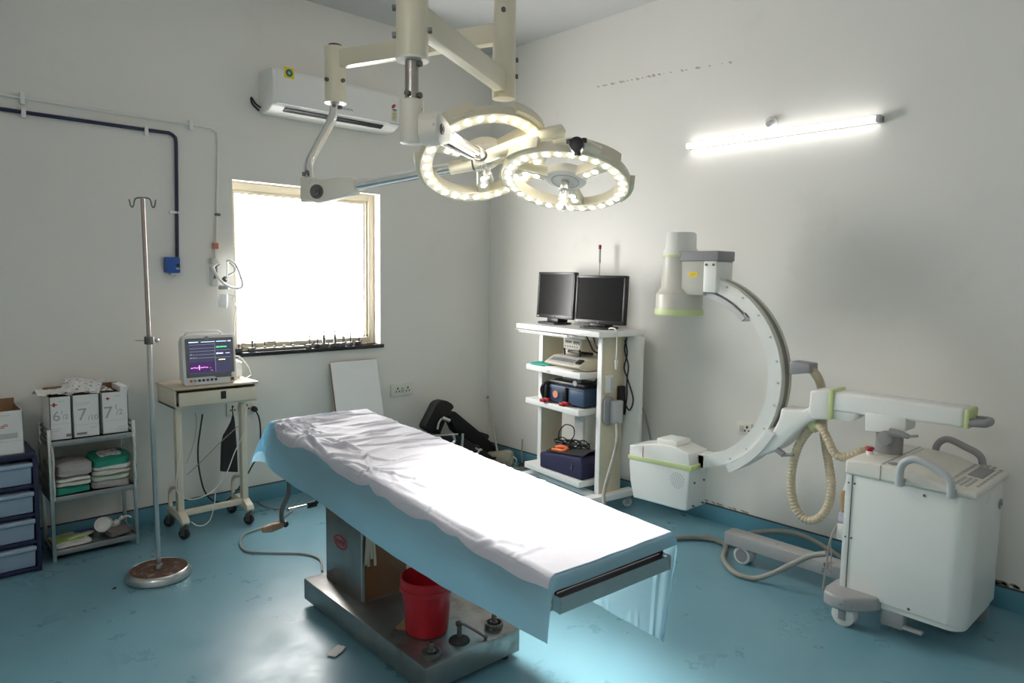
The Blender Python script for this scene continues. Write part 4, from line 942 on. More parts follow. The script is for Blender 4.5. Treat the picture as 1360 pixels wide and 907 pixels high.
b = B(); tube(b, [ond(746, 173, 3.14), ond(740, 190, 3.2), e2], .02, k=4); part('yoke_bracket', b, m_lamp, sl)
# ================================================================== board leaning on the wall
bd = thing('white_board', 'plain white board leaning against the wall below the window', 'board', (-1.36, -.15, 0))
T = Matrix.Translation((-1.365, -.255, 0)) @ Matrix.Rotation(math.radians(-13.6), 4, 'X')
b = B(); prism(b, rrect(.392, .965, .012, cx=0, cy=.4825), lambda u, v, h: T @ Vector((u, h, v)), -.007, .007); part('panel', b, m_gloss, bd)
b = B(); bx(b, (-.199, -.0075, .01), (-.1955, .0075, .955), mat=T); bx(b, (-.19, -.0075, .9645), (.19, .0075, .967), mat=T); part('edge_band', b, m_card, bd, 'brown bare edge')
# ================================================================== black pads and parts heaped in the corner
m_pad = M('black_vinyl', (.009, .009, .01), rough=.6, var=.2, spec=.3)
G = None
YP = -.23
def pp(x, y): v = ony(x, y, YP); return (v.x, v.z)
pd = thing('padded_rest', 'black padded limb rest standing upright with a rounded top in the corner heap', 'pad', (-.78, YP, .2))
b = B(); prism(b, smooth_poly := [pp(*q) for q in ((558.5, 565.6), (560, 562), (574, 535), (577.5, 532), (583, 530.5), (588, 531), (595, 535), (597.5, 538.5), (596, 542), (590, 548), (589, 551), (579, 575), (576, 578), (570, 575), (560, 569))], FXZ, YP-.06, YP+.03, bev=.012); part('cushion', b, m_pad, pd)
b = B(); a = ony(587, 555, YP-.07); c = ony(597, 559, YP-.09); cyl(b, a, c, .017); tube(b, [a, ony(583, 561, YP-.07), ony(581, 570, YP-.07)], .008); part('clamp', b, m_steel, pd, 'bright steel clamp')
pd = thing('padded_rest', 'long black padded rest sloping down to the right in the corner heap', 'pad', (-.4, YP, .0))
def pq(x, y, Y=-.19): v = ony(x, y, Y); return (v.x, v.z)
b = B(); prism(b, [pq(*q) for q in ((590, 551), (599.5, 545), (637, 576), (656, 594), (655, 600), (640, 604), (622, 590), (600, 572))], FXZ, -.25, -.15, bev=.014); part('cushion', b, m_pad, pd)
b = B(); prism(b, [pq(*q) for q in ((634, 576), (640, 574), (648, 577), (649, 580), (646, 585))], FXZ, -.20, -.1, bev=.004); part('end_block', b, m_black, pd)
b = B(); bx(b, (-.62, -.245, 0), (-.42, -.16, .07), bev=.01); part('foot_block', b, m_pad, pd)
pd = thing('padded_rest', 'flat black padded rest lying under the other two in the corner heap', 'pad', (-.75, -.3, 0))
def pr(x, y): v = ony(x, y, -.34); return (v.x, v.z)
b = B(); prism(b, [pr(*q) for q in ((552, 573), (577, 576), (603, 577), (622, 588), (645, 603), (648, 611), (620, 622), (560, 607))], FXZ, -.44, -.30, bev=.015); part('cushion', b, m_pad, pd)
b = B(); bx(b, (-.95, -.43, 0), (-.45, -.31, .22), bev=.004); part('support_plate', b, m_black, pd)
b = B(); tube(b, [ony(573, 578.5, -.455), ony(595, 577.5, -.455), ony(608, 576.5, -.455)], .006, k=1); tube(b, [ony(601, 577, -.455), ony(604, 585, -.455), ony(600, 590, -.455)], .012, k=2); part('rail', b, m_steel, pd)
b = B(); tube(b, [ony(614.5, 576, -.47), ony(614, 585, -.47), ony(613, 599, -.475)], .010, k=1); solo('steel_bar', b, m_steel, 'short upright steel bar leaning on the black pads', 'bar')
b = B(); tube(b, [ony(638, 596, -.47), ony(630, 608, -.49), Vector((ony(624, 618, -.5).x, -.53, .007))], .007, k=0); tube(b, [ony(632, 595, -.47), ony(636, 598, -.47), ony(640, 597, -.47)], .008, k=2); solo('steel_bar', b, m_steel, 'steel rod with a cross piece lying in front of the black pads', 'bar')
b = B(); tube(b, [ony(618, 601, -.48), ony(624, 599.5, -.48), ony(627, 599.8, -.48), Vector((ony(627, 599.8, -.48).x+.03, -.52, .007))], .007, k=1); solo('steel_bar', b, m_steel, 'small steel rod poking out beside the sheet at the black pads', 'bar')
# mop stick in the corner
st = thing('mop', 'long thin mop handle leaning into the room corner', 'mop', (-.1, -.28, 0))
top = Vector((-.030, -.035, .515)); bot = Vector((-.135, -.30, .06))
b = B(); cyl(b, bot, top, .0085); part('handle', b, M('pale_stick', (.50, .46, .41), rough=.5), st)
b = B(); cyl(b, bot+(bot-top)*.0, bot-(bot-top)*.09, .0135, .0105); part('ferrule', b, M('terracotta_plastic', (.55, .32, .24), rough=.6), st)
b = B(); sph(b, top, .0145, n=12); part('handle_cap', b, m_grey, st)
b = B(); pillow(b, (-.12, -.285, .035), (.1, .09, .05), rz=.5, seed=60, amp=.012); part('mop_head', b, m_rubber, st)
# khaki pouch
kp_ = thing('cloth_pouch', 'khaki grey cloth pouch on the floor at the foot of the mop', 'pouch', (-.22, -.42, 0))
c = onz(663, 616, .0)
T = Matrix.Translation((c.x-.02, c.y-.035, 0)) @ Matrix.Rotation(-.85, 4, 'Z')
m_khaki = M('khaki_cloth', (.36, .33, .26), rough=.9, bump=.5, bscale=60, var=.15)
b = B(); prism(b, [(-.12, .0), (.10, 0), (.115, .05), (.105, .115), (.06, .128), (-.03, .11), (-.115, .10), (-.13, .05)], lambda u, v, h: T @ Vector((u, h, v)), -.06, .06, bev=.02, seg=3); part('bag', b, m_khaki, kp_)
b = B(); prism(b, [(-.01, .03), (.085, .05), (.09, .10), (.02, .115), (-.02, .09)], lambda u, v, h: T @ Vector((u, h, v)), -.068, -.055, bev=.005); part('flap', b, M('pale_khaki_cloth', (.42, .39, .31), rough=.9, bump=.5), kp_)
b = B(); tube(b, [T @ Vector((.10, -.02, .09)), T @ Vector((.14, -.03, .06)), T @ Vector((.125, -.03, .0))], .008, flat=.5); part('strap', b, m_wirew, kp_)
b = B(); cyl(b, T @ Vector((-.04, -.066, .075)), T @ Vector((-.04, -.056, .075)), .012, n=12); part('eyelet', b, m_black, kp_)
b = B(); tube(b, [(-.05, -.515, .003), (-.04, -.495, .12), (-.025, -.485, .22)], .006, k=3); solo('thin_rod', b, m_wireg, 'thin grey rod standing against the right wall near the mop', 'rod')
b = B(); sph(b, (-.09, -.56, .02), .035, (1.2, 1, .6), n=12); solo('rubber_stopper', b, m_black, 'small black rubber stopper on the floor between the pouch and the monitor cart', 'cap')
b = B(); tube(b, [onz(660, 626, .012), onz(690, 622, .012), onz(703, 620.5, .012)], .009, k=2); solo('floor_rod', b, m_wireg, 'grey rod lying on the floor in front of the pouch', 'rod')
# ================================================================== monitor cart
CO = Vector((-.36, -1.0, 0)); CT = math.radians(-8)
CM = Matrix.Translation(CO) @ Matrix.Rotation(CT, 4, 'Z') @ Matrix(((0, -1, 0, 0), (-1, 0, 0, 0), (0, 0, 1, 0), (0, 0, 0, 1)))
# local (u right along the cart, v toward the room, z up)
def CP(u, v, z): return CM @ Vector((u, v, z))
def cbx(b, a, c, bev=.003): bx(b, a, c, bev=bev, mat=CM)
ct = thing('monitor_cart', 'white equipment cart with shelves standing by the right wall', 'cart', CO)
m_ply = M('beige_laminate_side', (.66, .58, .43), rough=.5, var=.08)
b = B(); cbx(b, (-.13, -.27, 1.205), (.80, .125, 1.243), .004); part('top', b, m_gloss, ct)
for u, nm in ((0, 'l'), (.655, 'r')):
    b = B(); cbx(b, (u, -.20, .125), (u+.042, 0, 1.205)); pc = part('side_panel', b, m_ply, ct)
    b = B(); cbx(b, (u-.0005, -.002, .125), (u+.0425, .002, 1.205), .001); part('panel_edge', b, m_gloss, pc, 'white front edge')
b = B(); cbx(b, (.20, -.215, .21), (.30, -.19, 1.205)); part('back_post', b, m_gloss, ct)
b = B(); cbx(b, (.60, -.235, .42), (.85, -.205, 1.205)); part('back_panel', b, m_offw, ct)
for z, u1 in ((.945, .585), (.692, .58), (.20, .60)):
    b = B(); cbx(b, (-.035, -.21, z-.042), (u1, .095, z), .004); part('shelf', b, m_gloss, ct)
b = B(); cbx(b, (.22, .09, .912), (.26, .0965, .926), .001); part('shelf_badge', b, m_lgrey, ct)
for u in (-.03, .675):
    b = B(); cbx(b, (u, -.30, .085), (u+.075, .135, .128), .004); part('base_beam', b, m_gloss, ct)
    for v in (.08, -.27):
        p = CP(u+.038, v, 0); caster(ct, p.x, p.y, .088, r=.032, wm=m_lgrey, fork=m_grey, ang=-.75)
b = B(); cbx(b, (0, -.03, .09), (.70, .03, .122)); part('cross_beam', b, m_gloss, ct)
# keyboard tray under the top
b = B(); prism(b, [(-.06, .10), (.50, .10), (.55, .125), (.58, .20), (.55, .215), (.0, .215), (-.03, .20)], lambda u, v, h: CM @ Vector((u, v-.03, h)), 1.185, 1.199, bev=.003); tr = part('pull_out_tray', b, m_gloss, ct)
b = B(); tube(b, [CP(-.05, .175, 1.203), CP(0, .19, 1.203), CP(.5, .19, 1.199), CP(.55, .175, 1.199)], .005, k=3); part('tray_rim', b, m_steel, tr)
# bracket, hand control dock on the right panel
def onside(x, y, off=0):  # point on the outer face of the right side panel
    o = CP(.697+off, 0, 0); n = (CM.to_3x3() @ Vector((1, 0, 0))); r = ray(x, y); return CAM+r*((o-CAM).dot(n)/r.dot(n))
CI = CM.inverted()
def ls(x, y): return CI @ onside(x, y)
q = [ls(*p) for p in ((803, 499), (811, 499), (811, 520), (804, 520))]
vm = sum(p.y for p in q)/4; zm = sum(p.z for p in q)/4
b = B(); cbx(b, (.696, vm-.036, zm-.062), (.716, vm+.036, zm+.062), .008); sb = part('remote_holder', b, m_offw, ct)
b = B(); cbx(b, (.714, vm-.034, zm-.05), (.722, vm-.008, zm+.045), .004); part('remote', b, m_lgrey, sb)
hc = thing('hand_control', 'grey hand control with hanging cable docked on the side of the monitor cart', 'hand control', CP(.70, -.08, .6))
p = ls(806, 545)
b = B(); prism(b, rrect(.085, .20, .04, cx=p.y, cy=p.z), lambda u, v, h: CM @ Vector((h, u, v)), .6985, .722, bev=.006); part('dock', b, m_grey, hc)
p2 = CI @ onside(817, 547, .03)
b = B(); cbx(b, (.722, p2.y-.04, p2.z-.075), (.765, p2.y+.045, p2.z+.08), .008); part('handset', b, m_lgrey, hc)
b = B(); cbx(b, (.722, p.y-.035, p.z+.035), (.745, p.y-.005, p.z+.07), .008); cbx(b, (.722, p.y-.035, p.z-.075), (.745, p.y-.008, p.z-.045), .008); part('dock_hook', b, m_white, hc)
b = B(); tube(b, [CP(.745, p2.y, p2.z-.075)]+[ond(x, y, d) for x, y, d in ((820, 580, 4.30), (817, 600, 4.25), (807, 635, 4.15), (802, 655, 4.10), (802, 668, 4.05), (803, 676, 4.03))], .012, n=10); part('hose', b, m_wireg, hc)
# ---- flat monitors
def monitor(u0, u1, v, z0, z1, lab, yaw):
    uc = (u0+u1)/2; w = u1-u0; h = z1-z0
    T = CM @ Matrix.Translation((uc, v, z0)) @ Matrix.Rotation(yaw, 4, 'Z') @ Matrix.Rotation(math.radians(3), 4, 'X')
    t = thing('flat_monitor', lab, 'monitor', T @ Vector((0, 0, -.03)), 0, 'monitors on the cart')
    b = B(); bx(b, (-w/2, -.035, 0), (w/2, .0, h), bev=.005, mat=T); bx(b, (-w*.3, -.06, h*.2), (w*.3, -.03, h*.8), bev=.01, mat=T); part('casing', b, m_black, t)
    b = B()
    f_ = .017
    for a, c in (((-w/2, -.002, 0), (-w/2+f_, .003, h)), ((w/2-f_, -.002, 0), (w/2, .003, h)), ((-w/2, -.002, h-f_), (w/2, .003, h)), ((-w/2, -.002, 0), (w/2, .004, f_*1.6))): bx(b, a, c, bev=.0015, mat=T)
    part('bezel', b, M('dark_bezel', (.016, .016, .017), rough=.35), t)
    b = B(); bx(b, (-w/2+f_, -.001, f_*1.6), (w/2-f_, .0012, h-f_), mat=T); part('screen', b, M('dark_screen', (.012, .012, .013), rough=.2, spec=.3), t)
    b = B(); bx(b, (-w/2+.008, .003, .007), (-w/2+.034, .005, .016), mat=T); part('badge', b, m_lgrey, t)
    b = B(); sph(b, T @ Vector((0, .004, .012)), .007, n=10); part('power_light', b, m_lgrey, t)
    zb = 1.243; T2 = CM @ Matrix.Translation((uc, v-.005, zb)) @ Matrix.Rotation(yaw, 4, 'Z')
    b = B(); bx(b, (-.05, -.07, .01), (.05, -.04, z0-zb+.08), bev=.005, mat=T2); bx(b, (-.065, -.075, .012), (.065, .02, z0-zb+.004), bev=.006, mat=T2); part('stand_neck', b, m_black, t)
    b = B(); prism(b, rrect(.25, .17, .05), lambda a, c, h: T2 @ Vector((a, c-.0, h)), 0.0005, .014, bev=.004); part('stand_base', b, m_black, t)
    return t
monitor(-.150, .272, -.085, 1.283, 1.626, 'flat monitor on the left of the cart top, reflecting a pale glow', math.radians(-1))
monitor(.358, .768, -.080, 1.273, 1.606, 'flat monitor on the right of the cart top, its screen plain black', math.radians(-13))
p = onx(796, 362, -.09)
an = thing('marker_rod', 'thin rod with a red tip standing behind the right monitor', 'rod', (p.x, p.y, 1.243))
b = B(); cyl(b, (p.x, p.y, 1.243), (p.x, p.y, p.z+.07), .004, n=10); cyl(b, (p.x, p.y, p.z+.07), (p.x, p.y, p.z+.17), .008, n=12); part('rod', b, m_lgrey, an)
b = B(); cyl(b, (p.x, p.y, p.z+.17), (p.x, p.y, p.z+.20), .0105, n=12); part('red_tip', b, m_red, an, 'red tip')
# ---- shelf 1: bench instrument on a console, green cloth, papers
zs = .945
zs += .001
cs = thing('control_console', 'beige console with a sloping key panel on the top shelf of the cart', 'console', CP(.4, 0, zs))
m_beige = M('beige_plastic', (.62, .57, .47), rough=.45)
b = B(); prism(b, [(-.18, .006), (.02, .006), (.085, .03), (.085, .04), (.0, .085), (-.18, .085)], lambda u, v, h: CM @ Vector((h, u, v)), .175, .565, bev=.006); part('console_body', b, m_beige, cs)
b = B(); T = CM @ Matrix.Translation((.37, .045, .0668+zs-zs)) ; 
n1_ = Vector((.085, .04)); n2_ = Vector((.0, .085))
def slp(u, t, h): v = n1_.lerp(n2_, t); nn = Vector((.045, .085)).normalized(); return CM @ Vector((u, v.x+nn.x*h, v.y+nn.y*h))
bq = B(); prism(bq, [(.20, .15), (.47, .15), (.47, .85), (.20, .85)], lambda u, v, h: slp(u, v, h), -.001, .002); kp2 = part('key_panel', bq, m_lgrey, cs)
for o in (cs.children): pass
bq = B()
for k in range(12): prism(bq, [(.212+k*.0215, .3), (.226+k*.0215, .3), (.226+k*.0215, .7), (.212+k*.0215, .7)], lambda u, v, h: slp(u, v, h), .001, .005)
part('keys', bq, m_grey, kp2)
bq = B(); prism(bq, [(.495, .25), (.545, .25), (.545, .75), (.495, .75)], lambda u, v, h: slp(u, v, h), 0, .012, bev=.003); part('knob', bq, m_black, cs)
b.free()
# raise console parts to shelf height
for o in list(cs.children):
    o.data.transform(Matrix.Translation((0, 0, zs)))
for g in list(kp2.children): g.data.transform(Matrix.Translation((0, 0, zs)))
mt_ = thing('bench_meter', 'small beige bench meter on a wire stand above the console', 'meter', CP(.36, -.06, zs+.085))
TT = CM @ Matrix.Translation((.335, -.055, zs+.125)) @ Matrix.Rotation(math.radians(8), 4, 'X')
b = B(); bx(b, (-.10, -.125, 0), (.10, .02, .085), bev=.012, mat=TT); part('meter_case', b, m_beige, mt_)
b = B(); bx(b, (-.09, .018, .01), (.09, .024, .078), bev=.003, mat=TT); fp = part('front_panel', b, M('pale_panel', (.70, .66, .56), rough=.5), mt_)
b = B()
for k in range(6):
    bx(b, (-.075+k*.012, .022, .05), (-.066+k*.012, .026, .066), mat=TT); bx(b, (.012+k*.012, .022, .05-.01*(k % 2)), (.020+k*.012, .026, .068), mat=TT); bx(b, (-.075+k*.026, .022, .02), (-.065+k*.026, .026, .03), mat=TT)
part('meter_keys', b, m_ink, fp)
b = B()
for u in (-.085, .085): tube(b, [TT @ Vector((u, .02, .01)), TT @ Vector((u, .01, -.022)), CP(.335+u, -.04, zs+.088)], .007, k=2)
bx(b, (-.07, -.12, -.02), (.08, .0, .0), bev=.004, mat=TT); part('wire_stand', b, m_black, mt_)
b = B(); pillow(b, CP(.10, .035, zs+.009), (.11, .19, .018), rz=CT+.1, seed=51, amp=.004); solo('green_cloth', b, M('teal_cloth', (.05, .42, .34), rough=.8), 'folded teal cloth on the left end of the top shelf', 'cloth')
b = B(); prism(b, [(.19, .09), (.50, .092), (.52, -.02), (.2, -.02)], lambda u, v, h: CM @ Vector((u, v-.002, h)), zs, zs+.006, bev=.001); solo('paper_stack', b, m_paper, 'thin stack of white papers under the console on the top shelf', 'papers')
# ---- shelf 2: blue instrument case
zs = .692
cc = thing('instrument_case', 'dark blue hard case with red latches on the middle shelf of the cart', 'case', CP(.4, -.03, zs+.001))
m_cb = M('slate_blue_plastic', (.025, .055, .11), rough=.45)
TT = CM @ Matrix.Translation((.345, -.05, zs+.001)) @ Matrix.Rotation(math.radians(-6), 4, 'Z')
b = B(); bx(b, (-.20, -.13, .012), (.22, .12, .135), bev=.012, mat=TT); part('case_body', b, m_cb, cc)
b = B(); bx(b, (-.17, -.12, .13), (.20, .09, .165), bev=.03, mat=TT); part('case_lid', b, m_black, cc)
b = B(); bx(b, (.08, .115, .02), (.225, .13, .12), bev=.004, mat=TT); part('front_plate', b, M('slate_panel', (.04, .08, .15), rough=.4), cc)
for u in (-.14, .055):
    b = B(); bx(b, (u-.02, .11, .02), (u+.015, .145, .13), bev=.006, mat=TT); part('handle_post', b, m_black, cc)
    b = B(); bx(b, (u-.045, .12, .0), (u+.0, .155, .022), bev=.004, mat=TT @ Matrix.Rotation(0, 4, 'Z')); bx(b, (u-.015, .12, .012), (u+.04, .15, .034), bev=.004, mat=TT); part('latch', b, m_red, cc, 'red latch')
b = B(); tube(b, [TT @ Vector((-.16, .135, .03)), TT @ Vector((-.17, .15, .09)), TT @ Vector((-.15, .14, .135)), TT @ Vector((-.13, .1, .14))], .012, k=4); part('carry_handle', b, m_black, cc)
b = B(); cyl(b, TT @ Vector((-.055, .118, .07)), TT @ Vector((-.055, .125, .07)), .026, n=20); part('orange_disc', b, M('salmon_sticker', (.75, .30, .18), rough=.5), cc, 'salmon round sticker')
b = B(); sph(b, TT @ Vector((-.14, .06, .15)), .02, n=10); cyl(b, TT @ Vector((.1, .04, .163)), TT @ Vector((.1, .09, .163)), .02); part('lid_fitting', b, m_lgrey, cc)
# ---- shelf 3: bag with cables
zs = .20
bg = thing('cable_bag', 'navy soft bag full of black cables on the bottom shelf of the cart', 'bag', CP(.38, -.05, zs))
m_bag = M('navy_fabric', (.02, .02, .07), rough=.75, bump=.3, bscale=120)
TT = CM @ Matrix.Translation((.36, -.045, zs+.001)) @ Matrix.Rotation(math.radians(-4), 4, 'Z')
b = B(); prism(b, [(-.22, .0), (.22, 0), (.225, .11), (.20, .155), (-.14, .12), (-.225, .11)], lambda u, v, h: TT @ Vector((u, h, v)), -.13, .12, bev=.014, seg=3); part('bag_body', b, m_bag, bg)
b = B(); grid(b, lambda u, v: TT @ Vector((-.17+.37*u, -.12+.22*v, .13+.035*u+.022*math.sin(PI*v)+.006*noise.noise(Vector((u*5, v*5, 3))))), 12, 10, .006); part('bag_flap', b, M('charcoal_fabric', (.03, .03, .034), rough=.8, bump=.3), bg)
b = B(); tube(b, [TT @ Vector((.12, .122, .1)), TT @ Vector((.12, .126, .06))], .004, k=0); part('zip_pull', b, m_steel, bg)
rnd = random.Random(5)
for k, lab in enumerate(('black cable coil rising in a tall loop above the navy bag', 'black cable coil lying in the middle of the navy bag', 'black cable coil tangled at the right of the navy bag')):
    c = TT @ Vector((-.09+.06*k, .0-.02*k, .18)); pts = []
    for i in range(26):
        a = i*.75+k; r = .05+.02*rnd.random(); pts.append(c+Vector((r*math.cos(a)*.9, r*math.sin(a)*1.2, .022*math.sin(i*1.3)+.012*rnd.random())))
    if k == 0:
        pts += [TT @ Vector(v) for v in ((-.14, .0, .2), (-.12, .02, .27), (-.06, .02, .33), (-.0, .0, .32), (.01, 0, .26), (-.02, .02, .21))]
    cable('black_cable', lab, pts, .0045, m_wireb, 'cable', 'cables in the navy bag', k=4, n=6)
b = B(); tube(b, [TT @ Vector((-.13, .075, .142)), TT @ Vector((-.07, .08, .152)), TT @ Vector((-.02, .075, .155)), TT @ Vector((0, .05, .17)), TT @ Vector((-.04, .06, .178)), TT @ Vector((-.1, .07, .165))], .013, n=10); solo('orange_cable', b, M('orange_cable', (.75, .16, .04), rough=.5), 'short thick orange cable on top of the navy bag', 'cable')
# ---- cables behind the cart
def cc_(pts): return [ond(x, y, d) for x, y, d in pts]
cable('grey_cable', 'grey cable hanging down the wall from the cart top to behind the C-arm', [CP(.79, -.28, 1.2)]+[onx(x, y, -.05) for x, y in ((846, 452), (847, 475), (846, 500), (850, 530), (858, 555), (863, 578), (866, 600), (868, 640), (869, 658))], .0065, m_wireg)
cable('white_cable', 'white cable draped over the right end of the cart top with a white plug', [CP(.70, -.05, 1.252), CP(.76, -.02, 1.262), CP(.803, -.02, 1.25), CP(.812, -.02, 1.18), CP(.812, -.02, 1.06)], .005, m_wirew)
p = CP(.812, -.02, 1.055); b = B(); cyl(b, p, p-Vector((0, 0, .06)), .012, .006, n=12); solo('cable_plug', b, m_white, 'white plug on the end of the cable hanging at the right of the cart', 'plug')
for k, pts in enumerate(([CP(.70, -.2, 1.17), CP(.725, -.2, 1.08), CP(.70, -.2, .98), CP(.74, -.2, .9), CP(.80, -.195, .78), CP(.77, -.195, .7), CP(.72, -.2, .74), CP(.71, -.2, .8)], [CP(.715, -.2, 1.19), CP(.70, -.2, 1.1), CP(.74, -.2, 1.0), CP(.73, -.2, .9), CP(.735, -.2, .8), CP(.72, -.2, .66)])):
    cable('black_cable', ('black cable looping out over the white panel at the back of the cart', 'black cable twisting straight down behind the cart side')[k], pts, .005, m_wireb, 'cable', 'cables behind the cart')
b = B(); cbx(b, (.69, -.202, .80), (.735, -.17, .96), .004); solo('adapter_block', b, m_white, 'white adapter block behind the cart side panel', 'adapter') if False else b.free()
b = B(); cbx(b, (.7, -.19, .66), (.73, -.14, .86), .005); solo('adapter_block', b, m_black, 'long black adapter fixed behind the side panel of the cart', 'adapter')
for k, pts in enumerate(([CP(.40, -.1, 1.2), CP(.46, -.09, 1.14), CP(.5, -.1, 1.08), CP(.55, -.14, 1.06)], [CP(.48, -.1, 1.2), CP(.53, -.09, 1.12), CP(.58, -.1, 1.09)], [CP(.55, -.1, .90), CP(.52, -.08, .84), CP(.55, -.08, .78), CP(.53, -.1, .72)])):
    cable('black_cable', ('black cable hanging left of the other under the cart top above the console', 'black cable nearest the side panel above the console', 'black cable hanging behind the blue case')[k], pts, .0055, m_wireb, 'cable', 'cables on the cart shelves')
# ================================================================== mobile C-arm
m_cw = M('carm_white', (.80, .80, .77), rough=.33, var=.03, stain=(.58, .50, .38), sscale=3, samt=.66, sw=.1)
m_green = M('pale_green_trim', (.58, .66, .32), rough=.5)
m_cgrey = M('carm_grey', (.27, .27, .28), rough=.45)
m_body = M('detector_grey', (.56, .55, .49), rough=.4, var=.03)
ca = thing('c_arm', 'white mobile C-arm x-ray machine with pale green trim beside the right wall', 'x-ray machine', (-.45, -3.5, 0))
XC = -.45
cy, cz = -2.392, 1.05
def cp(a, r): a = math.radians(a); return (cy-r*math.sin(a), cz+r*math.cos(a))
def arcp(a0, a1, r0, r1, n=40):
    return [cp(a0+(a1-a0)*i/n, r1) for i in range(n+1)]+[cp(a1+(a0-a1)*i/n, r0) for i in range(n+1)]
# arc body
def arc_strip(b, a0, a1, r0, r1, x0, x1, n=48):
    t = bmesh.new(); R_ = []
    for i in range(n+1):
        a = a0+(a1-a0)*i/n; p0 = cp(a, r0); p1 = cp(a, r1)
        R_.append([t.verts.new((x0, *p0)), t.verts.new((x0, *p1)), t.verts.new((x1, *p1)), t.verts.new((x1, *p0))])
    for u, v in zip(R_, R_[1:]):
        for k in range(4): t.faces.new((u[k], u[(k+1) % 4], v[(k+1) % 4], v[k]))
    t.faces.new(R_[0]); t.faces.new(R_[-1][::-1]); bmesh.ops.recalc_face_normals(t, faces=t.faces[:]); _merge(b, t)
b = B(); arc_strip(b, 10, 172, .492, .566, -.505, -.395); carc = part('arc', b, m_cw, ca)
b = B(); arc_strip(b, 11, 128, .564, .572, -.500, -.475); arc_strip(b, 11, 128, .564, .572, -.425, -.400); part('arc_rail', b, m_body, carc)
b = B(); arc_strip(b, 11, 126, .5655, .568, -.475, -.425); part('arc_groove', b, M('dark_olive_groove', (.20, .19, .155), rough=.4), carc)
for a in (24, 36, 50, 64, 78, 90, 103, 118, 135, 148):
    u, v = cp(a, .548); b = B(); cyl(b, (-.51, u, v), (-.503, u, v), .006, n=10); part('screw', b, m_lgrey, carc)
b = B(); arc_strip(b, 14, 46, .452, .482, -.515, -.44, 24); arc_strip(b, 11, 16, .46, .50, -.505, -.44, 4); arc_strip(b, 43, 47, .46, .50, -.505, -.44, 4); part('grip_bar', b, M('pale_grip', (.55, .55, .55), rough=.45), ca)
# image intensifier at the top
iy = onx(902, 400, XC).y
def zz(y, x=902): return onx(x, y, XC).z
iz = [zz(418), zz(411), zz(390), zz(382), zz(342), zz(339), zz(333), zz(331), zz(309)]
b = B(); lathe(b, [(.110, iz[3]), (.105, iz[3]+.005), (.098, iz[4])], (XC, iy, 0), n=40) if False else None
R1, R2, R3 = .138, .110, .100
lathe(b, [(0, iz[1]), (R1, iz[1]), (R1, iz[2]-.004), (R1-.004, iz[2]), (R2, iz[3]), (R2-.004, iz[4]), (0, iz[4])], (XC, iy, 0), n=48); ii = part('detector', b, m_body, ca)
b = B(); lathe(b, [(0, iz[0]), (R1+.004, iz[0]), (R1+.006, iz[0]+.01), (R1+.004, iz[1]+.003), (0, iz[1]+.003)], (XC, iy, 0), n=48); part('green_ring', b, m_green, ii)
b = B(); lathe(b, [(R2-.005, iz[4]), (R2, iz[4]+.002), (R2, iz[5]), (R2-.006, iz[5]+.002)], (XC, iy, 0), n=40); part('green_collar', b, m_green, ii)
b = B(); lathe(b, [(R2-.006, iz[5]), (R2-.01, iz[6]), (R3-.010, iz[7]+.006), (R3-.012, iz[8]-.01), (R3-.02, iz[8]), (0, iz[8])], (XC, iy, 0), n=40); part('camera_cap', b, m_cw, ii)
p0 = onx(906, 334, XC-.04); p1 = onx(953, 347, XC-.04)
ye = onx(953, 360, XC-.09).y; yp = onx(934, 360, XC-.09).y
b = B(); bx(b, (XC-.09, ye, zz(347, 935)), (XC+.09, iy+.02, zz(334, 935)), bev=.004); part('top_plate', b, m_cgrey, ii)
b = B(); bx(b, (XC-.085, yp, zz(392, 935)), (XC+.085, iy, zz(347, 935)), bev=.006); part('detector_side', b, m_body, ii)
b = B(); bx(b, (XC-.088, ye+.008, zz(388, 945)), (XC+.088, yp, zz(347, 945)), bev=.006); bk_ = part('mount_plate', b, m_cw, ca)
b = B(); bx(b, (XC-.055, cp(13, .53)[0]-.03, cp(13, .53)[1]-.055), (XC+.055, yp+.01, cp(13, .53)[1]+.03), bev=.008); part('arc_bracket', b, m_cw, ca)
for u in (.3, .8):
    b = B(); y = ye+(yp-ye)*u; cyl(b, (XC-.094, y, zz(352, 945)), (XC-.086, y, zz(352, 945)), .007, n=10); part('bolt', b, m_dsteel, bk_)
p = onx(920, 364.5, XC-.09); b = B(); bx(b, (XC-.0875, p.y-.030, p.z-.013), (XC-.0845, p.y+.030, p.z+.013)); yl = part('warning_label', b, M('warning_yellow', (.80, .58, .02), rough=.5), ii, 'yellow warning label')
b = B()
for k in range(3): bx(b, (XC-.0882, p.y-.02, p.z-.006+k*.005), (XC-.0872, p.y+.024-.006*k, p.z-.0045+k*.005))
part('label_print', b, M('ochre_print', (.55, .34, .02), rough=.6), yl)
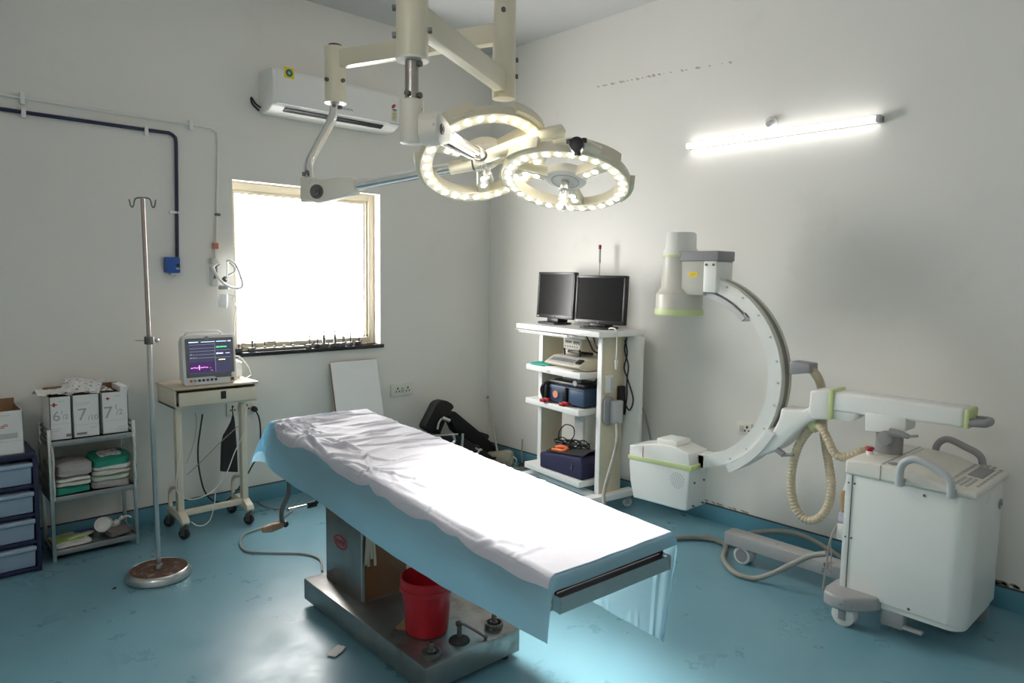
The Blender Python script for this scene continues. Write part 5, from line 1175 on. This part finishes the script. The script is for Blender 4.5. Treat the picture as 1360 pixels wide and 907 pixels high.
# x-ray tube box at the bottom
xt = -.60; dpt = .20
def pt(x, y): v = onx(x, y, xt); return (v.y, v.z)
prof = [pt(*q) for q in ((836, 591), (871, 589.5), (893, 593), (915, 603), (916, 621), (911.5, 678.5), (905, 678), (841, 660.5), (837, 640), (835.5, 615))]
b = B(); prism(b, prof, FYZ, xt, xt+dpt, bev=.008, seg=3); tbx = part('tube_housing', b, m_cw, ca)
b = B(); prism(b, [pt(*q) for q in ((870, 590), (869, 582), (896, 587), (897, 594))], FYZ, xt+.02, xt+dpt-.03, bev=.008); part('tube_window', b, m_cw, tbx)
b = B(); prism(b, [pt(*q) for q in ((834.5, 603.5), (918.5, 619.5), (918, 626.5), (834.5, 608.5))], FYZ, xt-.004, xt+dpt+.003, bev=.002); part('green_stripe', b, m_green, tbx)
b = B(); c = pt(899.5, 638)
for r_, n_ in ((.0, 1), (.013, 6), (.024, 10), (.035, 14), (.045, 16)):
    for k in range(n_): a = 2*PI*k/n_+r_*9; cyl(b, (xt-.0012, c[0]+r_*math.cos(a), c[1]+r_*math.sin(a)), (xt+.001, c[0]+r_*math.cos(a), c[1]+r_*math.sin(a)), .0026, n=6)
part('vent_holes', b, m_dsteel, tbx)
b = B(); c = pt(854, 600); bx(b, (xt-.0012, c[0]-.002, c[1]-.04), (xt+.001, c[0]+.002, c[1]+.03)); part('red_line', b, m_inkred, tbx)
b = B(); y0 = prof[4][0]
for dx in (.06, .16):
    for z in (c[1]-.13, c[1]-.27): cyl(b, (xt+dx, y0-.002, z), (xt+dx, y0+.03, z), .006, n=8)
part('side_screw', b, m_dsteel, tbx)
b = B(); u, v = cp(168, .53); bx(b, (-.505, u-.02, v-.045), (-.395, y0+.02, v+.045), bev=.01); part('arc_foot', b, m_cw, ca)
# slide housing and arm neck
def pc_(x, y, X=-.52): v = onx(x, y, X); return (v.y, v.z)
b = B(); arc_strip(b, 116, 151, .570, .615, -.53, -.37, 24); sh = part('slide_housing', b, m_cw, ca)
b = B(); prism(b, [pc_(*q) for q in ((1037, 541), (1048, 544), (1066, 545), (1074, 540), (1084, 530), (1084, 558), (1072, 562), (1058, 574), (1034, 597), (1012, 606), (985, 614), (1008, 596), (1026, 572), (1034, 556))], FYZ, -.52, -.38, bev=.015, seg=3); part('neck', b, m_cw, ca)
XB = -.45
def pb(x, y, X=XB-.07): v = onx(x, y, X); return (v.y, v.z)
b = B(); prism(b, [pb(*q) for q in ((1076, 518), (1102, 518), (1102, 558), (1080, 557), (1074, 548))], FYZ, XB-.075, XB+.075, bev=.012, seg=3); part('arm_block', b, m_cw, ca)
b = B(); prism(b, [pb(*q) for q in ((1101, 517), (1108, 518), (1105.5, 557), (1099, 557.5))], FYZ, XB-.078, XB+.078, bev=.006); part('green_band', b, m_green, ca)
b = B(); prism(b, [pb(*q) for q in ((1107, 520), (1281, 543), (1279, 569.5), (1260, 566), (1103, 546))], FYZ, XB-.07, XB+.07, bev=.016, seg=3); bm_ = part('boom', b, m_cw, ca)
b = B(); prism(b, [pb(*q) for q in ((1281, 543), (1288, 545), (1286, 571), (1279, 569))], FYZ, XB-.072, XB+.072, bev=.008); part('boom_cap', b, m_green, bm_, 'pale green end cap')
b = B(); a = pb(1284, 562); c = pb(1306, 564); tube(b, [(XB-.05, a[0]+.01, a[1]), (XB-.05, c[0]+.015, c[1]), (XB-.035, c[0], c[1]), (XB+.035, c[0], c[1]), (XB+.05, c[0]+.015, c[1]), (XB+.05, a[0]+.01, a[1])], .018, n=12, k=3); part('boom_handle', b, m_cgrey, ca)
b = B(); prism(b, [pb(*q) for q in ((1101, 542), (1136, 547), (1136, 556), (1127, 561), (1100, 557))], FYZ, XB-.06, XB+.05, bev=.006); part('lock_box', b, m_cw, ca)
b = B(); prism(b, [pb(*q) for q in ((1149, 548), (1204, 555), (1203, 573), (1192, 576), (1149, 572))], FYZ, XB-.075, XB+.06, bev=.006); part('column_head', b, m_cw, ca)
b = B(); q0 = onx(1181, 588, XB)
cyl(b, (XB, q0.y, .76), (XB, q0.y, .885), .060, n=36, bev=.003); cl = part('column', b, m_cgrey, ca)
b = B(); lathe(b, [(.061, .775), (.085, .772), (.085, .768), (.061, .765)], (XB, q0.y, 0), n=32, closed=True); part('column_ring', b, m_cw, cl)
b = B(); cyl(b, (XB-.10, q0.y-.01, .86), (XB-.05, q0.y-.01, .86), .034, n=24, bev=.004); a = onx(1182, 574, XB-.1); c = onx(1207, 580, XB-.1); tube(b, [a, lerp(a, c, .5)+Vector((0, 0, .003)), c], .018, k=3, rs=(.022, .012)); tube(b, [c, onx(1212, 579, XB-.1), onx(1219, 579, XB-.1)], .006, k=2); part('brake_lever', b, m_cgrey, ca)
b = B(); a = onx(1032, 597, -.52); c = onx(1041, 604, -.52); cyl(b, a, c, .016); tube(b, [c, lerp(c, onx(1054, 604, -.52), .5), onx(1054, 604, -.52)], .009, k=2); part('slide_lock', b, m_cgrey, ca)
b = B(); prism(b, [pc_(*q) for q in ((1046, 480), (1073, 484), (1073, 496), (1046, 498))], FYZ, -.50, -.40, bev=.006); cbx_ = part('connector_box', b, m_cgrey, ca)
# ribbed cable hoses
m_hose = M('ribbed_hose', (.56, .48, .34), rough=.55, var=.08, bump=.0)
def hose(pts, r, nm):
    path = smooth_path(pts, 10); fine = []
    for a, c in zip(path, path[1:]):
        fine += [a, lerp(a, c, .5)]
    fine.append(path[-1])
    t = bmesh.new(); rings = []; prev = None; N = len(fine); acc = 0
    pth = []; step = .0045; d = 0
    segs = [(fine[i+1]-fine[i]).length for i in range(N-1)]; tot = sum(segs); i = 0; off = 0
    M_ = int(tot/step)
    for k in range(M_+1):
        s = min(tot-1e-6, k*step)
        while i < N-2 and off+segs[i] < s: off += segs[i]; i += 1
        pth.append(lerp(fine[i], fine[i+1], (s-off)/max(segs[i], 1e-9)))
    n = 12
    for k, p in enumerate(pth):
        dv = (pth[min(k+1, len(pth)-1)]-pth[max(k-1, 0)]).normalized()
        x = (prev-dv*prev.dot(dv)).normalized() if prev is not None else Vector((1, 0, 0)).cross(dv).normalized()
        prev = x; y = dv.cross(x); rr = r*(1+.07*(1 if k % 4 < 2 else -1))
        rings.append([t.verts.new(p+x*rr*math.cos(2*PI*q/n)+y*rr*math.sin(2*PI*q/n)) for q in range(n)])
    for a, c in zip(rings, rings[1:]):
        for q in range(n): t.faces.new((a[q], a[(q+1) % n], c[(q+1) % n], c[q]))
    t.faces.new(rings[0][::-1]); t.faces.new(rings[-1]); bmesh.ops.recalc_face_normals(t, faces=t.faces[:])
    b = B(); _merge(b, t); return part(nm, b, m_hose, ca)
def hx(l): return [onx(x, y, X) for x, y, X in l]
hose(hx(((1072, 490, -.45), (1080, 493, -.44), (1087, 503, -.38), (1091, 516, -.33), (1093, 540, -.31), (1093, 565, -.33), (1097, 595, -.36), (1102, 625, -.4), (1104, 645, -.42), (1101, 668, -.44), (1092, 684, -.46), (1079, 691, -.47), (1066, 687, -.47), (1056, 672, -.47), (1051, 648, -.47), (1052, 622, -.47), (1060, 593, -.46), (1073, 573, -.46), (1083, 566, -.46))), .0215, 'cable_hose')
hose(hx(((1082, 564, -.47), (1092, 570, -.5), (1100, 585, -.52), (1107, 600, -.53), (1117, 607, -.53), (1130, 605, -.52), (1142, 600, -.5), (1152, 596, -.47))), .0205, 'cable_hose')
b = B(); a = onx(1083, 565, -.465); lathe(b, [(.026, -.022), (.031, -.022), (.031, .022), (.026, .022)], a, (0, -.7, .6), n=20, closed=True); tube(b, [onx(1083, 566, -.465), onx(1080, 561, -.46), onx(1079, 557, -.46)], .014, k=2); part('hose_clip', b, m_green, ca)
# ---- cabinet
X0, X1, Y0, Y1, Z0, Z1 = -.715, -.205, -3.92, -3.405, .105, .702
b = B(); t = bmesh.new()
def cab_poly():
    out = [(X0, Y1)]
    r = .075
    for i in range(9):
        a = math.radians(180+90*i/8); out.append((X0+r+r*math.cos(a), Y0+r+r*math.sin(a)))
    for i in range(9):
        a = math.radians(270+90*i/8); out.append((X1-r+r*math.cos(a), Y0+r+r*math.sin(a)))
    out.append((X1, Y1)); return out
b = B(); prism(b, cab_poly(), FXY, Z0+.03, Z1, bev=.006); prism(b, [(X0+.012+(x-X0)*.956, Y0+.012+(y-Y0)*.97) for x, y in cab_poly()], FXY, Z0, Z0+.032, bev=.006)
cab = part('cabinet', b, m_cw, ca)
b = B(); bx(b, (X0-.003, Y1-.022, Z0+.02), (X0+.01, Y1+.006, Z1-.004), bev=.002); fr = part('front_flange', b, m_cw, cab)
b = B(); bx(b, (X0-.0032, Y1-.0245, Z0+.02), (X0+.002, Y1-.0225, Z1-.004)); part('panel_seam', b, m_dsteel, cab)
b = B()
for z in (.15, .40, .66):
    for y in (Y1-.008, Y1-.034): cyl(b, (X0-.005, y, z), (X0, y, z), .0042, n=8)
cyl(b, (X0-.003, -3.73, .675), (X0, -3.73, .675), .006, n=8); cyl(b, (X0-.003, -3.70, .15), (X0, -3.70, .15), .006, n=8); part('panel_screw', b, m_dsteel, cab)
b = B(); lathe(b, [(.010, 0), (.022, .0), (.022, .006), (.010, .006)], (X1-.1, Y0-.0, .6), (0, -1, 0), n=16, closed=True); part('key_lock', b, m_cgrey, cab)
# ---- console on the cabinet
m_cons = M('console_cream', (.77, .74, .67), rough=.35, var=.04, stain=(.62, .50, .40), sscale=3.5, samt=.6, sw=.1)
cpr = [(Y1+.01, .700), (Y1+.01, .768), (-3.50, .777), (-3.64, .772), (-3.72, .762), (-3.78, .742), (-3.925, .732), (-3.928, .703)]
b = B(); prism(b, cpr, FYZ, X0-.012, X1+.008, bev=.012, seg=3); cn = part('console', b, m_cons, ca)
b = B(); bx(b, (X0-.0135, -3.552, .703), (X0-.009, -3.549, .772)); bx(b, (X0, -3.552, .7745), (X1, -3.549, .7775)); part('console_seam', b, m_grey, cn)
def top(x, v, h=0):  # point on the sloping key panel, v from 0 near the hinge to 1 at the outer end
    y = -3.79-.128*v; z = .742-(.742-.7325)*v+.0005; return Vector((x, y, z+h))
m_keyg = M('key_grey', (.42, .42, .42), rough=.5)
b = B(); prism(b, [(-.46, .25), (-.26, .25), (-.26, .72), (-.46, .72)], lambda u, v, h: top(u, v, h), 0, .003); disp = part('display', b, m_cgrey, cn)
b = B()
for k in range(7): prism(b, [(-.60+k*.055, -.12), (-.56+k*.055, -.12), (-.56+k*.055, .02), (-.60+k*.055, .02)], lambda u, v, h: top(u, max(0.02, v+.1), h), 0, .0022)
for k in range(8): prism(b, [(-.62+k*.052, .82), (-.585+k*.052, .82), (-.585+k*.052, .90), (-.62+k*.052, .90)], lambda u, v, h: top(u, v, h), 0, .0022)
for k in range(3): prism(b, [(-.66, .25+k*.16), (-.50, .25+k*.16), (-.50, .33+k*.16), (-.66, .33+k*.16)], lambda u, v, h: top(u, v, h), 0, .0022)
for k in range(3): prism(b, [(-.24, .2+k*.18), (-.19, .2+k*.18), (-.19, .3+k*.18), (-.24, .3+k*.18)], lambda u, v, h: top(u, v, h), 0, .0022)
part('keypad', b, m_keyg, cn)
p = onz(1155, 600, .785); b = B(); cyl(b, (p.x, p.y, .768), (p.x, p.y, .79), .016, n=20); eb = part('stop_button_base', b, m_white, cn)
b = B(); lathe(b, [(0, .022), (.018, .021), (.021, .014), (.013, .006), (.013, 0)], (p.x, p.y, .788), n=20); part('stop_button', b, m_red, eb, 'red emergency stop button')
p = onz(1188, 597, .78); b = B(); sph(b, (p.x, p.y, .783), .016, (1, 1.4, .5), n=10); part('teal_clip', b, M('teal_plastic', (.05, .5, .5), rough=.4), cn)
p = onz(1187, 617, .772); b = B(); lathe(b, [(.0, .006), (.022, .006), (.026, .0)], (p.x, p.y, .772), n=20); part('console_dial', b, m_cgrey, cn)
p = onz(1216, 600, .77); b = B(); box(b, (p.x, p.y, .773), (.16, .03, .003)); part('console_label', b, m_lgrey, cn)
# grab rails
q = [onx(x, y, X0-.045) for x, y in ((1194, 645), (1196, 622), (1203, 613), (1216, 610), (1232, 616), (1252, 628), (1262, 640), (1263, 661))]
b = B(); tube(b, [q[0]+Vector((.0, 0, 0)), q[0]+Vector((0, 0, .02))]+q[1:], .0165, n=14, k=5); bx(b, (X0-.045, q[0].y-.012, q[0].z), (X0, q[0].y+.012, q[0].z+.03)); bx(b, (X0-.045, q[-1].y-.012, q[-1].z), (X0, q[-1].y+.012, q[-1].z+.03)); part('grab_rail', b, m_lgrey, ca)
q = [onx(x, y, X1+.02) for x, y in ((1242, 602), (1244, 592), (1251, 585), (1262, 584), (1283, 594), (1298, 602), (1304, 610), (1305, 622))]
b = B(); tube(b, q, .0165, n=14, k=5); bx(b, (X1-.0, q[0].y-.012, q[0].z-.05), (X1+.032, q[0].y+.012, q[0].z+.01)); bx(b, (X1-.0, q[-1].y-.012, q[-1].z-.03), (X1+.032, q[-1].y+.012, q[-1].z+.01)); part('grab_rail', b, m_grey, ca)
# front pocket with tape and leads
b = B(); prism(b, [(Y1, .43), (Y1+.04, .43), (Y1+.065, .50), (Y1+.07, .56), (Y1+.05, .64), (Y1+.02, .695), (Y1, .70)], FYZ, -.60, -.54, bev=.01); part('back_shield', b, m_cw, ca)
b = B(); bx(b, (-.68, Y1, .36), (-.60, Y1+.05, .44), bev=.006); pk = part('side_pocket', b, m_offw, ca)
b = B(); pillow(b, (-.64, Y1+.03, .465), (.06, .04, .06), seed=81, amp=.01); part('crumpled_wrap', b, M('lilac_wrap', (.5, .46, .56), rough=.5, stain=(.05, .04, .2), sscale=30, samt=.55, sw=.05), pk)
b = B(); tube(b, [(-.66, Y1+.03, .50), (-.65, Y1+.045, .58), (-.62, Y1+.03, .56), (-.63, Y1+.02, .48)], .012, k=6); part('brown_strap', b, M('tan_strap', (.42, .30, .17), rough=.6), pk)
b = B(); tube(b, [(-.67, Y1+.05, .44), (-.70, Y1+.07, .34), (-.69, Y1+.08, .25), (-.70, Y1+.085, .14)], .0045); cyl(b, (-.70, Y1+.085, .14), (-.70, Y1+.085, .10), .006); tube(b, [(-.66, Y1+.05, .44), (-.665, Y1+.08, .36), (-.66, Y1+.075, .27), (-.665, Y1+.07, .2)], .0035); part('pocket_lead', b, m_wireg, pk)
# ---- undercarriage
m_leg = M('scuffed_grey_paint', (.38, .38, .385), rough=.4, var=.1, stain=(.14, .12, .10), sscale=7, samt=.64, sw=.05)
b = B(); prism(b, rrect(.115, .72, .02, cx=-.465, cy=-3.03), FXY, .098, .162, bev=.008); part('base_leg', b, m_leg, ca)
w0 = onz(985, 747, 0)
b = B(); cyl(b, (-.505, w0.y-.01, .05), (-.425, w0.y-.01, .05), .05, n=28, bev=.006); wl = part('leg_wheel', b, m_offw, ca)
b = B(); cyl(b, (-.508, w0.y-.01, .05), (-.422, w0.y-.01, .05), .035, n=24); cyl(b, (-.465, w0.y-.01, .05), (-.465, w0.y-.01, .11), .02); part('wheel_hub', b, m_cgrey, wl)
b = B(); prism(b, [(-.60, -3.62), (-.60, -3.37), (-.66, -3.355), (-.76, -3.355), (-.82, -3.37), (-.845, -3.42), (-.84, -3.475), (-.81, -3.51), (-.74, -3.57)], FXY, .092, .158, bev=.014, seg=3); part('side_foot', b, m_leg, ca)
w1 = onz(1124, 830, 0)
b = B(); cyl(b, (w1.x-.028, w1.y+.01, .052), (w1.x+.028, w1.y+.01, .052), .052, n=30, bev=.006); w_ = part('side_wheel', b, m_offw, ca)
b = B(); cyl(b, (w1.x-.034, w1.y+.011, .052), (w1.x-.02, w1.y+.011, .052), .012, n=16); box(b, (w1.x-.031, w1.y+.011, .06), (.008, .034, .055), bev=.003); cyl(b, (w1.x, w1.y+.01, .06), (w1.x, w1.y+.01, .105), .015); part('wheel_axle', b, m_grey, w_)
b = B(); bx(b, (-.70, -3.68, .03), (-.62, -3.58, .115), bev=.012); bx(b, (-.72, -3.76, .05), (-.69, -3.68, .062), bev=.003); part('brake_pedal', b, m_leg, ca)
for y in (-3.85, -3.47):
    b = B(); cyl(b, (-.27, y, .05), (-.23, y, .05), .05, n=24, bev=.006); cyl(b, (-.25, y, .05), (-.25, y, .12), .018); part('rear_wheel', b, m_cgrey, ca)
b = B(); cyl(b, (-.48, -3.80, .05), (-.44, -3.80, .05), .05, n=24, bev=.006); cyl(b, (-.46, -3.80, .05), (-.46, -3.80, .12), .018); part('rear_wheel', b, m_cgrey, ca)
# power hose on the floor
pts = [onz(x, y, .016) for x, y in ((760, 735), (800, 722), (850, 716), (890, 715), (930, 714))]+[onz(x, y, .016) for x, y in ((962, 722), (961, 742), (975, 760), (1000, 768))]
pts += [onx(1025, 762, -.64), onx(1050, 750, -.60), onx(1075, 738.5, -.575), onx(1098, 735, -.575)]
cable('power_hose', 'thick grey power hose looping over the floor in front of the C-arm leg', pts, .0145, m_wireg, 'hose', n=12)
pts = [onz(933, 714, .016)+Vector((.05, 0, 0)), Vector((-.33, -2.60, .016)), Vector((-.2, -2.62, .05)), Vector((-.12, -2.78, .10)), Vector((-.10, -2.95, .11)), Vector((-.13, -3.15, .07)), Vector((-.2, -3.3, .03)), Vector((-.3, -3.38, .016))]
cable('power_hose', 'thick grey power hose arching behind the C-arm leg along the wall', pts, .0145, m_wireg, 'hose', n=12)
# ================================================================== fixation instruments on the window sill
m_ins = M('instrument_steel', (.16, .155, .15), rough=.45, metal=.6, var=.3, scale=50)
zi = WZ0
def sill(u, v=.0): return Vector((WX0+(WX1-WX0)*u, .005+v, zi))
m_dins = M('dark_instrument_steel', (.05, .05, .05), rough=.5, metal=.4)
G = 'bone fixator parts on the window sill'
def rod_on(u0, u1, h, r, lab, m=m_ins, v=0.0):
    a, c = sill(u0, v), sill(u1, v); b = B(); cyl(b, a+Vector((0, 0, h)), c+Vector((0, 0, h)), r, n=12); return a, c, b
b = B(); a, c = sill(.13, .02), sill(.44, .02); bx(b, (a.x, .0, zi), (c.x, .035, zi+.022), bev=.005); fx = thing('fixator_bar', 'long flat fixator bar lying on the left half of the sill', 'instrument', (a+c)/2, 0, G); part('bar', b, M('dull_alloy', (.20, .195, .18), rough=.5, metal=.5), fx)
b = B()
for k in range(4): cyl(b, (a.x+.06+k*.07, .018, zi+.02), (a.x+.06+k*.07, .018, zi+.032), .011, n=10)
part('clamp_bolt', b, m_ins, fx)
for k, (u, lab) in enumerate(((.015, 'dark clamp at the far left end of the sill'), (.10, 'small clamp just left of the long fixator bar'), (.47, 'small clamp right of the long fixator bar'), (.53, 'pale clamp before the pair of upright pins'), (.71, 'dark clamp just right of the pair of upright pins'), (.77, 'clamp with a tall screw right of the upright pins'), (.83, 'rightmost clamp in the row on the sill'))):
    p = sill(u, -.0+.012*(k % 2)); t = thing('bone_clamp', lab, 'instrument', p, 0, G)
    b = B(); box(b, p+Vector((0, 0, .015)), (.045, .035, .03), rot=(0, 0, .4*k), bev=.006); part('clamp_body', b, (m_ins if k % 3 else m_dins), t)
    b = B(); cyl(b, p+Vector((.006, 0, .028)), p+Vector((.006, 0, .05+.018*(k % 3))), .005, n=10); cyl(b, p+Vector((-.012, 0, .02)), p+Vector((.035, .0, .036)), .0045, n=8); part('clamp_screw', b, m_dins, t)
    b = B(); sph(b, p+Vector((.006, 0, .052+.018*(k % 3))), .008, n=10); part('screw_head', b, m_dins, t)
fr_ = thing('bone_fixator', 'pair of upright threaded pins joined by a thin cross rod on the sill', 'instrument', sill(.61), 0, G)
for u in (.575, .655):
    p = sill(u); b = B(); bx(b, p+Vector((-.04, -.015, 0)), p+Vector((.035, .018, .028)), bev=.005); ft = part('pin_clamp', b, m_ins, fr_)
    b = B(); lathe(b, [(.0, 0), (.013, 0)]+[(.013 if k % 2 else .010, .004+k*.006) for k in range(10)]+[(.006, .066), (.0045, .07), (.0045, .10), (0, .10)], p+Vector((0, 0, .026)), n=14); part('threaded_pin', b, m_ins, ft)
b = B(); cyl(b, sill(.555)+Vector((0, 0, .115)), sill(.685)+Vector((0, 0, .113)), .0035, n=8); part('cross_rod', b, m_dins, fr_)
for k, (u0, u1, h, lab) in enumerate(((.05, .13, .055, 'thin wire pin bridging the clamps at the left of the sill'), (.19, .26, .06, 'thin wire pin above the long fixator bar'), (.36, .52, .045, 'long wire pin crossing the middle of the sill'), (.74, .92, .075, 'long wire pin across the clamps at the right of the sill'))):
    a = sill(u0, .03); c = sill(u1, .03); t = thing('wire_pin', lab, 'instrument', a, 0, G)
    b = B(); cyl(b, a+Vector((0, 0, h)), c+Vector((0, 0, h-.006)), .003, n=8); part('pin', b, m_dins, t)
    b = B()
    for e in (a, c): cyl(b, e, e+Vector((0, 0, h+.004)), .003, n=8)
    part('pin_support', b, m_dins, t)
# ================================================================== daylight, camera, view
w = bpy.data.worlds.new('daylight'); scene.world = w; w.use_nodes = True
bg_ = w.node_tree.nodes['Background']; bg_.inputs['Color'].default_value = (1, .96, .925, 1); bg_.inputs['Strength'].default_value = SKY
pl = bpy.data.lights.new('window_portal', 'AREA'); pl.shape = 'RECTANGLE'; pl.size = WX1-WX0; pl.size_y = WZ1-WZ0
po = bpy.data.objects.new('window_portal', pl); COL.objects.link(po); po.location = ((WX0+WX1)/2, TH+.01, (WZ0+WZ1)/2); po.rotation_euler = (-PI/2, 0, 0)
pl.cycles.is_portal = True
cam = bpy.data.cameras.new('camera'); co = bpy.data.objects.new('camera', cam); COL.objects.link(co)
cam.sensor_fit = 'HORIZONTAL'; cam.sensor_width = 36; cam.lens = FPX/1360*36; cam.clip_start = .05; cam.clip_end = 60
mw = Matrix((RT, UP, -FW)).transposed().to_4x4(); mw.translation = CAM; co.matrix_world = mw
scene.camera = co
scene.view_settings.view_transform = 'Standard'; scene.view_settings.look = 'None'; scene.view_settings.gamma = 1; scene.view_settings.use_curve_mapping = False
scene.view_settings.exposure = EXPO
scene.cycles.use_denoising = True
scene.cycles.max_bounces = 10; scene.cycles.diffuse_bounces = 6; scene.cycles.sample_clamp_indirect = 6; scene.cycles.caustics_reflective = False; scene.cycles.caustics_refractive = False
